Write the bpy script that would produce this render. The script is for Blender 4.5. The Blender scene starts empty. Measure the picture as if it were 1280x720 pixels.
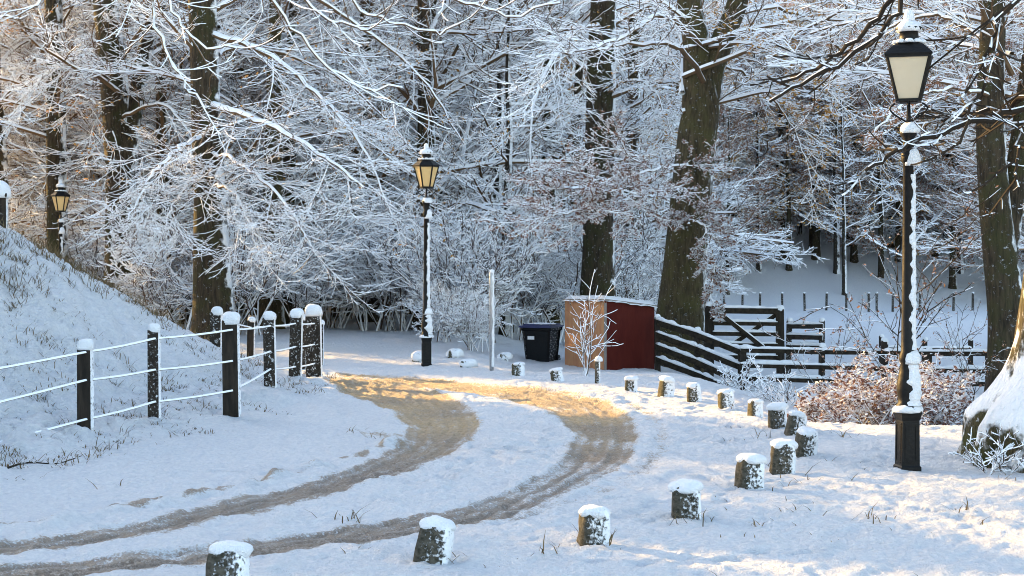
import bpy, math, random
import numpy as np
from mathutils import Vector

# ------------------------------------------------------------------ camera, sky, sun, exposure
SC = bpy.context.scene
COL = SC.collection
FPX, HZ, CAMZ = 1900.0, 333.0, 2.4
PITCH = math.atan((360.0 - HZ) / FPX)
cam_d = bpy.data.cameras.new('camera')
cam_d.sensor_width = 36.0
cam_d.lens = 36.0 * FPX / 1280.0
cam_d.clip_start = 0.1
cam_d.clip_end = 3000
cam = bpy.data.objects.new('camera', cam_d)
COL.objects.link(cam)
cam.location = (0, 0, CAMZ)
cam.rotation_euler = (math.pi / 2 - PITCH, 0, 0)
SC.camera = cam

SUN_AZ = math.atan2(-0.75, 0.66)      # clockwise from +Y; sun stands front left, low
SUN_EL = math.radians(15.5)
SUNV = Vector((math.sin(SUN_AZ) * math.cos(SUN_EL), math.cos(SUN_AZ) * math.cos(SUN_EL), math.sin(SUN_EL)))
world = bpy.data.worlds.new('World')
SC.world = world
world.use_nodes = True
wn = world.node_tree
wn.nodes.clear()
sky = wn.nodes.new('ShaderNodeTexSky')
sky.sky_type = 'NISHITA'
sky.sun_disc = False
sky.sun_elevation = SUN_EL
sky.sun_rotation = SUN_AZ
sky.air_density = 1.0
sky.dust_density = 1.5
sky.ozone_density = 0.0
bg = wn.nodes.new('ShaderNodeBackground')
bg.inputs['Strength'].default_value = 0.15
wo = wn.nodes.new('ShaderNodeOutputWorld')
wn.links.new(sky.outputs[0], bg.inputs[0])
wn.links.new(bg.outputs[0], wo.inputs[0])
sun_d = bpy.data.lights.new('sun', 'SUN')
sun_d.energy = 3.7
sun_d.angle = math.radians(0.5)
sun_d.color = (1.0, 0.60, 0.18)
sun = bpy.data.objects.new('sun', sun_d)
COL.objects.link(sun)
sun.rotation_euler = SUNV.to_track_quat('Z', 'Y').to_euler()
SC.view_settings.view_transform = 'Standard'
SC.view_settings.look = 'None'
SC.view_settings.gamma = 1.0
SC.view_settings.use_curve_mapping = False
SC.view_settings.exposure = 2.15
SC.render.engine = 'CYCLES'
SC.cycles.max_bounces = 6
SC.cycles.diffuse_bounces = 4
SC.cycles.use_denoising = True
SC.cycles.denoiser = 'OPENIMAGEDENOISE'
SC.cycles.denoising_input_passes = 'RGB_ALBEDO_NORMAL'
SC.cycles.denoising_prefilter = 'ACCURATE'
SC.cycles.filter_width = 1.0

# ------------------------------------------------------------------ numeric helpers
def S(t):
    t = np.clip(t, 0, 1)
    return t * t * (3 - 2 * t)

_tab = np.random.default_rng(7).random((256, 256))
def vnoise(x, y, seed=0):
    x = np.asarray(x, float) + seed * 17.31
    y = np.asarray(y, float) + seed * 9.77
    xi = np.floor(x).astype(int); yi = np.floor(y).astype(int)
    fx = x - xi; fy = y - yi
    fx = fx * fx * (3 - 2 * fx); fy = fy * fy * (3 - 2 * fy)
    a = _tab[xi & 255, yi & 255]; b = _tab[(xi + 1) & 255, yi & 255]
    c = _tab[xi & 255, (yi + 1) & 255]; d = _tab[(xi + 1) & 255, (yi + 1) & 255]
    return (a * (1 - fx) + b * fx) * (1 - fy) + (c * (1 - fx) + d * fx) * fy - 0.5
def fbm(x, y, sc, octv=3, seed=0):
    o = 0.0; a = 1.0
    for i in range(octv):
        o = o + a * vnoise(np.asarray(x) * sc, np.asarray(y) * sc, seed + i * 3)
        sc *= 2.03; a *= 0.5
    return o

_f = np.array([0, math.cos(PITCH), -math.sin(PITCH)])
_u = np.array([0, math.sin(PITCH), math.cos(PITCH)])
def ray(px, py):
    return _f + np.array([1.0, 0, 0]) * (px - 640) / FPX - _u * (py - 360) / FPX
def W(px, py, y):
    """world point at distance y seen at that place of the photograph"""
    r = ray(px, py)
    return np.array([0, 0, CAMZ]) + r * (y / r[1])
def G(px, py, z=0.0):
    r = ray(px, py)
    return np.array([0, 0, CAMZ]) + r * ((z - CAMZ) / r[2])

# ------------------------------------------------------------------ terrain
AX, AY = -6.84, 21.0
def bank_st(x, y):
    s = -.965 * (x - AX) + .26 * (y - AY)
    t = .26 * (x - AX) + .965 * (y - AY)
    return s, t
def bank_fall(t):
    q = np.clip((t - 3.0) / 10.0, 0, 1)
    return (1 - q * q) * S((13.2 - t) / 2.5)
def H(x, y):
    x = np.asarray(x, float); y = np.asarray(y, float)
    z = -.42 * S((y - 33) / 8) * S((x + 1.5) / 2.5) - .5 * S((x - 3.4) / 2.6) * S((y - 22.3) / 5)
    s, t = bank_st(x, y)
    fl = bank_fall(t)
    sp = np.clip(s, 0, None)
    lin = .84 * (np.sqrt(sp * sp + .16) - .4)
    rise = 3.5 - np.log1p(np.exp((3.5 - lin) * 3.0)) / 3.0
    z = z + fl * (.25 * S((s + 2.0) / 2.0) + rise)
    y0 = 78 + 35 * S((x + 2) / 14)
    d = np.clip(y - y0, 0, None)
    hill = .38 * (np.sqrt(d * d + 500) - 22.36)
    z = z + np.minimum(hill * (1 + .45 * S((x + 5) / 20)), 95)
    # wooded rise on the far left
    z = z + .10 * np.clip(y - 60, 0, 60) * S((-x - 12) / 25)
    return z
def Hs(x, y):
    return float(H(x, y))
def GT(px, py):
    z = 0.0
    for _ in range(30):
        p = G(px, py, z)
        z = .5 * z + .5 * Hs(p[0], p[1])
    p[2] = Hs(p[0], p[1])
    return p
def base(px, y):
    x = (px - 640) / FPX * y
    return np.array([x, y, Hs(x, y)])

# ------------------------------------------------------------------ mesh helpers
def new_mesh(name, verts, faces, mat, smooth=False, mats=None, midx=None):
    verts = np.asarray(verts, np.float32).reshape(-1, 3)
    me = bpy.data.meshes.new(name)
    if isinstance(faces, np.ndarray):
        n = faces.shape[1]
        flat = faces.astype(np.int32).ravel()
        starts = np.arange(len(faces), dtype=np.int32) * n
    else:
        flat = np.array([i for f in faces for i in f], np.int32)
        lens = np.array([len(f) for f in faces])
        starts = np.concatenate([[0], np.cumsum(lens)[:-1]]).astype(np.int32)
    me.vertices.add(len(verts))
    me.vertices.foreach_set('co', verts.ravel())
    me.loops.add(len(flat))
    me.loops.foreach_set('vertex_index', flat)
    me.polygons.add(len(starts))
    me.polygons.foreach_set('loop_start', starts)
    for m in (mats or [mat]):
        me.materials.append(m)
    if midx is not None:
        me.polygons.foreach_set('material_index', np.asarray(midx, np.int32))
    me.polygons.foreach_set('use_smooth', np.full(len(starts), bool(smooth)))
    me.update(calc_edges=True)
    return me
def link(name, me, parent=None, loc=(0, 0, 0), rz=0, scale=1.0):
    o = bpy.data.objects.new(name, me)
    COL.objects.link(o)
    o.location = loc
    o.rotation_euler = (0, 0, rz)
    if scale != 1.0:
        o.scale = (scale,) * 3
    if parent is not None:
        o.parent = parent
    return o
def tag(o, label, cat, group=None):
    o['label'] = label; o['category'] = cat
    if group:
        o['group'] = group
    return o
def thing(name, label, cat, loc=(0, 0, 0), rz=0, group=None, scale=1.0):
    return tag(link(name, None, None, loc, rz, scale), label, cat, group)

class MB:
    """collects pieces of one part"""
    def __init__(self):
        self.v = []; self.f = []; self.n = 0
    def add(self, v, f):
        v = np.asarray(v, float).reshape(-1, 3)
        self.v.append(v)
        self.f += [tuple(int(i) + self.n for i in q) for q in f]
        self.n += len(v)
        return self
    def box(self, c, sx, sy, sz, rz=0):
        c = np.asarray(c, float)
        b = np.array([[i, j, k] for i in (-.5, .5) for j in (-.5, .5) for k in (-.5, .5)]) * [sx, sy, sz]
        ca, sa = math.cos(rz), math.sin(rz)
        b = np.stack([b[:, 0] * ca - b[:, 1] * sa, b[:, 0] * sa + b[:, 1] * ca, b[:, 2]], 1)
        return self.add(b + c, [(0, 1, 3, 2), (4, 6, 7, 5), (0, 4, 5, 1), (2, 3, 7, 6), (0, 2, 6, 4), (1, 5, 7, 3)])
    def beam(self, a, b, w, h, up=(0, 0, 1), jit=0.0, seed=0):
        """board from a to b: w thick sideways, h tall; slightly uneven"""
        a = np.asarray(a, float); b = np.asarray(b, float)
        t = (b - a) / np.linalg.norm(b - a)
        s = np.cross(t, up); s /= np.linalg.norm(s)
        u = np.cross(s, t)
        r = np.random.default_rng(seed)
        n = 5
        v = []
        for i in range(n):
            c = a + (b - a) * i / (n - 1) + (r.normal(0, jit, 3) if jit else 0)
            for du, ds in ((-.5, -.5), (-.5, .5), (.42, .5), (.5, .38), (.5, -.38), (.42, -.5)):
                v.append(c + u * h * du + s * w * ds)
        f = []
        for i in range(n - 1):
            for k in range(6):
                f.append((i * 6 + k, i * 6 + (k + 1) % 6, (i + 1) * 6 + (k + 1) % 6, (i + 1) * 6 + k))
        f.append(tuple(range(5, -1, -1))); f.append(tuple((n - 1) * 6 + k for k in range(6)))
        return self.add(v, f)
    def lathe(self, prof, n=14, c=(0, 0, 0), rz=0.0, square=0.0, noise=0.0, seed=0):
        r = np.random.default_rng(seed)
        v = []; f = []
        for (z, rad) in prof:
            for k in range(n):
                a = 2 * math.pi * (k + .5) / n + rz
                q = rad
                if square:
                    aa = (a - rz) % (math.pi / 2) - math.pi / 4
                    q = rad * (1 + square * (1 / max(math.cos(math.pi / 4 - abs(aa)), .7) - 1))
                q *= 1 + (r.normal(0, noise) if noise else 0)
                v.append((c[0] + q * math.cos(a), c[1] + q * math.sin(a), c[2] + z + (r.normal(0, noise * rad) if noise else 0)))
        m = len(prof)
        for i in range(m - 1):
            for k in range(n):
                f.append((i * n + k, i * n + (k + 1) % n, (i + 1) * n + (k + 1) % n, (i + 1) * n + k))
        f.append(tuple(range(n - 1, -1, -1))); f.append(tuple((m - 1) * n + k for k in range(n)))
        return self.add(v, f)
    def tube(self, pts, rad, n=6):
        v, f = tubes(np.asarray(pts, float)[None], np.broadcast_to(np.asarray(rad, float), (len(pts),))[None], 0.0, n)
        return self.add(v, f)
    def mesh(self, name, mat, smooth=False):
        return new_mesh(name, np.concatenate(self.v), self.f, mat, smooth)
    def part(self, name, mat, parent=None, smooth=False, **k):
        return link(name, self.mesh(name, mat, smooth), parent, **k)

def norm(v):
    return v / np.maximum(np.linalg.norm(v, axis=-1, keepdims=True), 1e-9)

def tubes(P, R, snow=0.0, n=4):
    """P (T,K,3) centre lines, R (T,K) radii -> verts, quads. The ring is fattened upward by the lying snow."""
    T, K = R.shape
    tg = np.empty_like(P)
    tg[:, 1:-1] = P[:, 2:] - P[:, :-2]
    tg[:, 0] = P[:, 1] - P[:, 0]
    tg[:, -1] = P[:, -1] - P[:, -2]
    tg = norm(tg)
    up = np.zeros_like(tg); up[..., 2] = 1
    steep = np.abs(tg[..., 2]) > .985
    up[steep] = (0, 1, 0)
    sd = norm(np.cross(tg, up))
    uv = np.cross(sd, tg)
    flatn = np.sqrt(np.clip(1 - tg[..., 2] ** 2, 0, 1))
    sn = np.broadcast_to(np.asarray(snow, float), R.shape) * (.25 + .75 * flatn)
    V = np.empty((T, K, n, 3))
    for k in range(n):
        a = 2 * math.pi * k / n
        ca, sa = math.cos(a), math.sin(a)
        V[:, :, k] = P + sd * ((R + sn * .35) * ca)[..., None] + uv * ((R + (sn if sa > 0.1 else 0)) * sa)[..., None]
    i = np.arange(T)[:, None, None] * K * n + np.arange(K - 1)[None, :, None] * n
    k = np.arange(n)[None, None, :]
    k2 = (k + 1) % n
    F = np.stack(np.broadcast_arrays(i + k, i + k2, i + n + k2, i + n + k), -1).reshape(-1, 4)
    return V.reshape(-1, 3), F

def grow(rng, P, R, n, L0, K, ang, flat=.5, grav=-.05, tip=.1, jit=.1, umin=.15, rfac=.55, fall=.5, rmin=.004, maxlen=99):
    T, Kp = R.shape
    u = (np.arange(n)[None] + rng.random((T, n))) / n * (1 - umin) + umin
    x = u * (Kp - 1); i0 = np.clip(np.floor(x).astype(int), 0, Kp - 2); f = (x - i0)[..., None]
    ti = np.arange(T)[:, None]
    A = P[ti, i0]; B = P[ti, i0 + 1]
    pos = (A * (1 - f) + B * f).reshape(-1, 3)
    tg = norm(B - A).reshape(-1, 3)
    rad = (R[ti, i0] * (1 - f[..., 0]) + R[ti, i0 + 1] * f[..., 0]).reshape(-1)
    plen = np.linalg.norm(np.diff(P, axis=1), axis=-1).sum(1)
    z = np.array([0, 0, 1.0])
    s = np.cross(tg, z); bad = np.linalg.norm(s, axis=1) < .15
    s[bad] = rng.normal(size=(bad.sum(), 3)) * [1, 1, .1]
    s = norm(s); w = np.cross(s, tg)
    M = T * n
    sg = np.where((np.arange(n)[None] + rng.integers(0, 2, (T, 1))) % 2 == 0, 1.0, -1.0).reshape(-1)
    ph = rng.normal(0, flat, M)
    perp = s * (sg * np.cos(ph))[:, None] + w * np.sin(ph)[:, None]
    a = np.clip(rng.normal(ang, .2, M), .15, 1.5)
    d = tg * np.cos(a)[:, None] + perp * np.sin(a)[:, None]
    ln = np.minimum((plen[:, None] * L0 * (1 - fall * u)).reshape(-1) * rng.uniform(.55, 1.35, M), maxlen)
    st = ln / (K - 1)
    out = np.empty((M, K, 3)); out[:, 0] = pos
    for k in range(1, K):
        out[:, k] = out[:, k - 1] + d * st[:, None]
        d = d + rng.normal(0, jit, (M, 3))
        d[:, 2] += grav + tip * k / (K - 1)
        d = norm(d)
    r0 = np.maximum(rad * rfac, rmin)
    RR = r0[:, None] * np.linspace(1, .4, K)[None]
    return out, np.maximum(RR, rmin * .6)

def spline(pts, n):
    p = np.asarray(pts, float)
    p = np.vstack([2 * p[0] - p[1], p, 2 * p[-1] - p[-2]])
    m = len(p) - 3
    out = []
    for q in np.linspace(0, m - 1e-6, n):
        i = int(q); t = q - i
        a, b, c, d = p[i], p[i + 1], p[i + 2], p[i + 3]
        out.append(.5 * (2 * b + (c - a) * t + (2 * a - 5 * b + 4 * c - d) * t * t + (3 * b - a - 3 * c + d) * t ** 3))
    return np.array(out)

def blob(c, rx, ry, rz, seed=0, amp=.12, n=12, m=7, bottom=-.35, sq=0):
    """lump of settled snow: dome with a soft uneven skirt"""
    r = np.random.default_rng(seed)
    o = r.random(3) * 50
    v = []; f = []
    for i in range(m):
        th = math.pi / 2 - (math.pi / 2 - bottom) * i / (m - 1)
        for k in range(n):
            a = 2 * math.pi * k / n
            q = 1 + amp * 2 * float(vnoise(math.cos(a) * 1.5 + o[0] + math.sin(th), math.sin(a) * 1.5 + o[1]))
            cr = max(math.cos(th), 0.02) ** (.62 if sq else .8)
            if sq:
                cr = cr / (abs(math.cos(a)) ** 5 + abs(math.sin(a)) ** 5) ** .2
            v.append((c[0] + rx * q * cr * math.cos(a), c[1] + ry * q * cr * math.sin(a), c[2] + rz * math.sin(th) * (1 + .5 * (q - 1))))
    for i in range(m - 1):
        for k in range(n):
            f.append((i * n + k, (i + 1) * n + k, (i + 1) * n + (k + 1) % n, i * n + (k + 1) % n))
    f.append(tuple(range(n))); f.append(tuple((m - 1) * n + k for k in range(n - 1, -1, -1)))
    return v, f

def snow_ridge(a, b, w, h, seed=0, n=None):
    """uneven ridge of snow lying along the top of a rail from a to b"""
    a = np.asarray(a, float); b = np.asarray(b, float)
    L = np.linalg.norm(b - a)
    n = n or max(6, int(L / .09))
    t = (b - a) / L
    s = np.cross(t, (0, 0, 1)); s /= np.linalg.norm(s)
    r = np.random.default_rng(seed)
    prof = [(-.5, -.12), (-.52, .35), (-.3, .85), (0, 1), (.3, .85), (.52, .35), (.5, -.12)]
    v = []; f = []
    hh = np.clip(1 + 1.1 * vnoise(np.arange(n) * .45, np.zeros(n), seed + 5) + r.normal(0, .1, n), .35, 1.6)
    hh[0] *= .5; hh[-1] *= .5
    for i in range(n):
        c = a + (b - a) * i / (n - 1)
        for (p, q) in prof:
            v.append(c + s * w * p * (1 + r.normal(0, .05)) + np.array([0, 0, h * q * hh[i]]))
    m = len(prof)
    for i in range(n - 1):
        for k in range(m):
            f.append((i * m + k, (i + 1) * m + k, (i + 1) * m + (k + 1) % m, i * m + (k + 1) % m))
    f.append(tuple(range(m))); f.append(tuple((n - 1) * m + k for k in range(m - 1, -1, -1)))
    return v, f

def plaster(c, z0, z1, rfun, az, half, th, seed=0, nz=40, na=9):
    """wind-blown snow crust stuck to one side of a post"""
    v = []; f = []
    for i in range(nz):
        q = i / (nz - 1); z = z0 + (z1 - z0) * q
        ha = half * (1 + 1.3 * float(vnoise(q * nz * .35, .3, seed)) + .5 * float(vnoise(q * nz * .9, 7.3, seed)))
        sh = .5 * float(vnoise(q * nz * .3, 3.7, seed))
        rr = rfun(z)
        for k in range(na):
            e = (k / (na - 1)) * 2 - 1
            a = az + sh + e * ha
            edge = (1 - abs(e) ** 3)
            q2 = rr * (1.0 if edge > 0 else .97) + th * edge * (1 + .8 * float(vnoise(q * nz * .6, k * .7, seed + 2))) - (.004 if edge <= 0 else 0)
            v.append((c[0] + q2 * math.cos(a), c[1] + q2 * math.sin(a), c[2] + z))
    for i in range(nz - 1):
        for k in range(na - 1):
            f.append((i * na + k, i * na + k + 1, (i + 1) * na + k + 1, (i + 1) * na + k))
    return v, f

# ------------------------------------------------------------------ materials
def nodes(name):
    m = bpy.data.materials.new(name); m.use_nodes = True
    nt = m.node_tree; nt.nodes.clear()
    out = nt.nodes.new('ShaderNodeOutputMaterial')
    bs = nt.nodes.new('ShaderNodeBsdfPrincipled')
    nt.links.new(bs.outputs[0], out.inputs[0])
    return m, nt, bs
def N(nt, t, **kw):
    n = nt.nodes.new(t)
    for k, v in kw.items():
        if k in n.inputs.keys():
            if hasattr(v, 'is_output'):
                nt.links.new(v, n.inputs[k])
            else:
                n.inputs[k].default_value = v
        else:
            setattr(n, k, v)
    return n
def math_(nt, op, a, b=None, c=None, clamp=False):
    n = nt.nodes.new('ShaderNodeMath'); n.operation = op; n.use_clamp = clamp
    for i, x in enumerate((a, b, c)):
        if x is None:
            continue
        if hasattr(x, 'is_output'):
            nt.links.new(x, n.inputs[i])
        else:
            n.inputs[i].default_value = x
    return n.outputs[0]
def mix(nt, fac, a, b):
    n = nt.nodes.new('ShaderNodeMix'); n.data_type = 'RGBA'
    for key, x in ((0, fac), (6, a), (7, b)):
        if hasattr(x, 'is_output'):
            nt.links.new(x, n.inputs[key])
        else:
            n.inputs[key].default_value = x if key == 0 else (*x, 1) if len(x) == 3 else x
    return n.outputs[2]
def noise(nt, vec, scale, detail=3, rough=.55):
    n = nt.nodes.new('ShaderNodeTexNoise'); n.inputs['Scale'].default_value = scale
    n.inputs['Detail'].default_value = detail; n.inputs['Roughness'].default_value = rough
    nt.links.new(vec, n.inputs['Vector'])
    return n.outputs['Fac']
def smooth(nt, x, lo, hi):
    n = nt.nodes.new('ShaderNodeMapRange'); n.interpolation_type = 'SMOOTHSTEP'
    nt.links.new(x, n.inputs[0]); n.inputs[1].default_value = lo; n.inputs[2].default_value = hi
    return n.outputs[0]
def snow_mask(nt, vec, d, thr, amp, scale, soft=.12, detail=2):
    g = nt.nodes.new('ShaderNodeNewGeometry')
    dp = nt.nodes.new('ShaderNodeVectorMath'); dp.operation = 'DOT_PRODUCT'
    nt.links.new(g.outputs['Normal'], dp.inputs[0]); dp.inputs[1].default_value = d
    x = dp.outputs['Value']
    if amp:
        nz = noise(nt, vec, scale, detail)
        x = math_(nt, 'ADD', x, math_(nt, 'MULTIPLY', math_(nt, 'SUBTRACT', nz, .5), amp))
    return smooth(nt, x, thr - soft, thr + soft)
def pos(nt):
    return nt.nodes.new('ShaderNodeNewGeometry').outputs['Position']
def objc(nt):
    return nt.nodes.new('ShaderNodeTexCoord').outputs['Object']
def bump(nt, bs, h, strength, dist):
    b = nt.nodes.new('ShaderNodeBump'); b.inputs['Strength'].default_value = strength; b.inputs['Distance'].default_value = dist
    nt.links.new(h, b.inputs['Height']); nt.links.new(b.outputs[0], bs.inputs['Normal'])
SNOW = (.83, .85, .88)
WIND = Vector((.92, -.12, .30)).normalized()

def mat_snow(name='snow', bmp=.9):
    m, nt, bs = nodes(name)
    p = pos(nt)
    n1 = noise(nt, p, 6, 4); n2 = noise(nt, p, 55, 3)
    nt.links.new(mix(nt, n1, (.78, .81, .85), (.88, .89, .91)), bs.inputs['Base Color'])
    bs.inputs['Roughness'].default_value = .62
    bs.inputs['Specular IOR Level'].default_value = .25
    bump(nt, bs, math_(nt, 'ADD', n1, math_(nt, 'MULTIPLY', n2, .8)), bmp, .05)
    return m
def mat_ground(name='snow_covered_ground'):
    m, nt, bs = nodes(name)
    p = pos(nt)
    at = nt.nodes.new('ShaderNodeAttribute'); at.attribute_name = 'bare'
    n1 = noise(nt, p, 5, 5, .6); n2 = noise(nt, p, 34, 4, .65); n3 = noise(nt, p, 16, 5, .7)
    edge = math_(nt, 'ADD', at.outputs['Fac'], math_(nt, 'ADD', math_(nt, 'MULTIPLY', math_(nt, 'SUBTRACT', n1, .5), .55), math_(nt, 'MULTIPLY', math_(nt, 'SUBTRACT', n2, .5), 1.5)))
    fac = smooth(nt, edge, .32, .74)
    slush = mix(nt, smooth(nt, n2, .4, .72), (.20, .145, .105), (.52, .45, .39))
    slush = mix(nt, smooth(nt, n1, .45, .7), slush, (.33, .25, .185))
    sa = nt.nodes.new('ShaderNodeAttribute'); sa.attribute_name = 'sand_glare'  # gritty slush, its colour brightened to gold to stand for low-sun glare
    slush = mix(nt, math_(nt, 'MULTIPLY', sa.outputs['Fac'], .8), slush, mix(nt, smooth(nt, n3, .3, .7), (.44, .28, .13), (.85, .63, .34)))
    snow = mix(nt, smooth(nt, n3, .3, .7), (.74, .77, .82), (.89, .90, .92))
    nt.links.new(mix(nt, fac, snow, slush), bs.inputs['Base Color'])
    r = nt.nodes.new('ShaderNodeMix'); nt.links.new(fac, r.inputs[0]); r.inputs[2].default_value = .62; r.inputs[3].default_value = .36
    nt.links.new(r.outputs[0], bs.inputs['Roughness'])
    bs.inputs['Specular IOR Level'].default_value = .35
    h = math_(nt, 'ADD', math_(nt, 'ADD', n1, math_(nt, 'MULTIPLY', n2, .4)), math_(nt, 'MULTIPLY', n3, .9))
    bump(nt, bs, h, 1.0, .13)
    return m
def mat_bark(name, c1, c2, moss, thr=.86, amp=1.3, topthr=(.55, .3)):
    m, nt, bs = nodes(name)
    o = objc(nt); p = pos(nt)
    mp = nt.nodes.new('ShaderNodeMapping'); mp.inputs['Scale'].default_value = (1, 1, .15)
    nt.links.new(o, mp.inputs[0])
    n1 = noise(nt, mp.outputs[0], 14, 5, .65); n2 = noise(nt, o, 1.6, 4)
    c = mix(nt, smooth(nt, n1, .3, .7), c1, c2)
    c = mix(nt, math_(nt, 'MULTIPLY', smooth(nt, n2, .42, .66), .75), c, moss)
    # crust of driven snow on the weather side, in clots that thin out
    sm = math_(nt, 'MULTIPLY', snow_mask(nt, p, WIND, thr, amp, 2.6, .08, 6), smooth(nt, noise(nt, p, 1.1, 5, .7), .36, .50))
    sp = smooth(nt, noise(nt, p, 9, 5, .75), .60, .68)
    top = snow_mask(nt, p, (0, 0, 1), topthr[0], topthr[1], 4, .1, 4)
    fac = math_(nt, 'MAXIMUM', math_(nt, 'MAXIMUM', sm, math_(nt, 'MULTIPLY', sp, .75)), top)
    nt.links.new(mix(nt, fac, c, SNOW), bs.inputs['Base Color'])
    bs.inputs['Roughness'].default_value = .85; bs.inputs['Specular IOR Level'].default_value = .15
    bump(nt, bs, math_(nt, 'ADD', n1, math_(nt, 'MULTIPLY', fac, .5)), 1.0, .10)
    return m
def mat_twig(name, c1, c2, thr=.02, amp=.5):
    m, nt, bs = nodes(name)
    p = pos(nt)
    n1 = noise(nt, p, 1.3, 2)
    c = mix(nt, n1, c1, c2)
    fac = snow_mask(nt, p, (.25, -.1, .95), thr, amp, 2.2, .06, 3)
    nt.links.new(mix(nt, fac, c, SNOW), bs.inputs['Base Color'])
    bs.inputs['Roughness'].default_value = .8; bs.inputs['Specular IOR Level'].default_value = .1
    return m
def mat_leaf(name, c1, c2, c3, thr=.55, amp=.9, trans=.25):
    m, nt, bs = nodes(name)
    p = pos(nt)
    w = nt.nodes.new('ShaderNodeTexWhiteNoise'); w.noise_dimensions = '3D'
    v = nt.nodes.new('ShaderNodeVectorMath'); v.operation = 'SNAP'; v.inputs[1].default_value = (.12, .12, .12)
    nt.links.new(p, v.inputs[0]); nt.links.new(v.outputs[0], w.inputs['Vector'])
    c = mix(nt, w.outputs['Value'], c1, c2)
    c = mix(nt, smooth(nt, noise(nt, p, 2.0, 2), .5, .7), c, c3)
    g = nt.nodes.new('ShaderNodeNewGeometry')
    sp = nt.nodes.new('ShaderNodeSeparateXYZ'); nt.links.new(g.outputs['True Normal'], sp.inputs[0])
    x = math_(nt, 'ADD', math_(nt, 'ABSOLUTE', sp.outputs['Z']), math_(nt, 'MULTIPLY', math_(nt, 'SUBTRACT', noise(nt, p, 11, 3), .5), amp))
    fac = smooth(nt, x, thr - .05, thr + .05)
    nt.links.new(mix(nt, fac, c, SNOW), bs.inputs['Base Color'])
    bs.inputs['Roughness'].default_value = .7; bs.inputs['Specular IOR Level'].default_value = .15
    tr = nt.nodes.new('ShaderNodeBsdfTranslucent'); nt.links.new(c, tr.inputs[0])
    ms = nt.nodes.new('ShaderNodeMixShader'); ms.inputs[0].default_value = trans
    nt.links.new(bs.outputs[0], ms.inputs[1]); nt.links.new(tr.outputs[0], ms.inputs[2])
    out = [n for n in nt.nodes if n.type == 'OUTPUT_MATERIAL'][0]
    nt.links.new(ms.outputs[0], out.inputs[0])
    return m
def mat_plain(name, c1, c2, rough=.6, scale=8, wind=None, spec=.3, stretch=None, bmp=.3, metal=0.0, amp=1.2, nscale=7, soft=.07):
    m, nt, bs = nodes(name)
    o = objc(nt); p = pos(nt)
    vec = o
    if stretch:
        mp = nt.nodes.new('ShaderNodeMapping'); mp.inputs['Scale'].default_value = stretch
        nt.links.new(o, mp.inputs[0]); vec = mp.outputs[0]
    n1 = noise(nt, vec, scale, 5, .6)
    c = mix(nt, smooth(nt, n1, .3, .7), c1, c2)
    if wind is not None:
        fac = snow_mask(nt, p, WIND, wind, amp, nscale, soft, 6)
        c = mix(nt, math_(nt, 'MULTIPLY', fac, .95), c, SNOW)
        n1 = math_(nt, 'ADD', n1, fac)
    nt.links.new(c, bs.inputs['Base Color'])
    bs.inputs['Roughness'].default_value = rough; bs.inputs['Specular IOR Level'].default_value = spec
    bs.inputs['Metallic'].default_value = metal
    bump(nt, bs, n1, bmp, .02)
    return m
def mat_pane(name, c1, c2, ct):
    m, nt, bs = nodes(name)
    o = objc(nt)
    n1 = noise(nt, o, 5, 4)
    c = mix(nt, n1, c1, c2)
    nt.links.new(c, bs.inputs['Base Color']); bs.inputs['Roughness'].default_value = .35
    tr = nt.nodes.new('ShaderNodeBsdfTranslucent'); tr.inputs[0].default_value = (*ct, 1)
    ms = nt.nodes.new('ShaderNodeMixShader'); ms.inputs[0].default_value = .35
    nt.links.new(bs.outputs[0], ms.inputs[1]); nt.links.new(tr.outputs[0], ms.inputs[2])
    out = [n for n in nt.nodes if n.type == 'OUTPUT_MATERIAL'][0]
    nt.links.new(ms.outputs[0], out.inputs[0])
    return m

M_SNOW = mat_snow()
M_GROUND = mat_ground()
M_BARK = mat_bark('wet_beech_bark', (.022, .017, .012), (.075, .056, .036), (.045, .045, .018))
M_BARK_MOSSY = mat_bark('mossy_beech_bark', (.030, .024, .014), (.10, .078, .045), (.075, .068, .026), .95, .7)
M_BARK_POLE = mat_bark('snow_crusted_bark', (.020, .017, .014), (.06, .048, .038), (.035, .035, .02), .25, 1.2)
M_ROOT = mat_bark('snow_covered_root', (.03, .026, .014), (.09, .075, .04), (.06, .065, .02), 1.1, .5, (.22, 1.1))
M_TWIG = mat_twig('snow_laden_twig', (.075, .048, .027), (.18, .115, .066), .04, .55)
M_TWIG_BROWN = mat_twig('brown_twig_with_snow', (.17, .105, .065), (.36, .235, .15), .22, .7)
M_TWIG_DARK = mat_twig('dark_bough', (.018, .014, .011), (.04, .03, .022), .55, .9)
M_BUSH = mat_twig('snow_laden_bush_twig', (.05, .034, .028), (.11, .075, .055), -.05, .4)
M_LEAF_RUSSET = mat_leaf('russet_beech_leaf', (.22, .10, .055), (.32, .17, .10), (.16, .085, .055), .66, .8)
M_LEAF_HEDGE = mat_leaf('dark_russet_hedge_leaf', (.13, .065, .05), (.19, .105, .085), (.095, .05, .042), .40, .9)
M_LEAF_PINK = mat_leaf('snowy_beech_leaf', (.17, .085, .06), (.26, .15, .11), (.14, .075, .05), .42, .9)
M_LEAF_GOLD = mat_leaf('golden_autumn_leaf', (.50, .29, .08), (.42, .20, .05), (.36, .25, .10), .75, .8, .4)
M_LEAF_GREEN = mat_leaf('evergreen_leaf', (.035, .05, .02), (.05, .07, .03), (.03, .04, .018), .7, .8, .1)
M_GRASS = mat_leaf('withered_grass', (.17, .12, .06), (.08, .065, .03), (.24, .17, .09), 1.4, .3, .2)
M_IRON = mat_plain('black_painted_iron', (.004, .004, .0045), (.009, .0088, .0088), .5, 20, None, .18)
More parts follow.
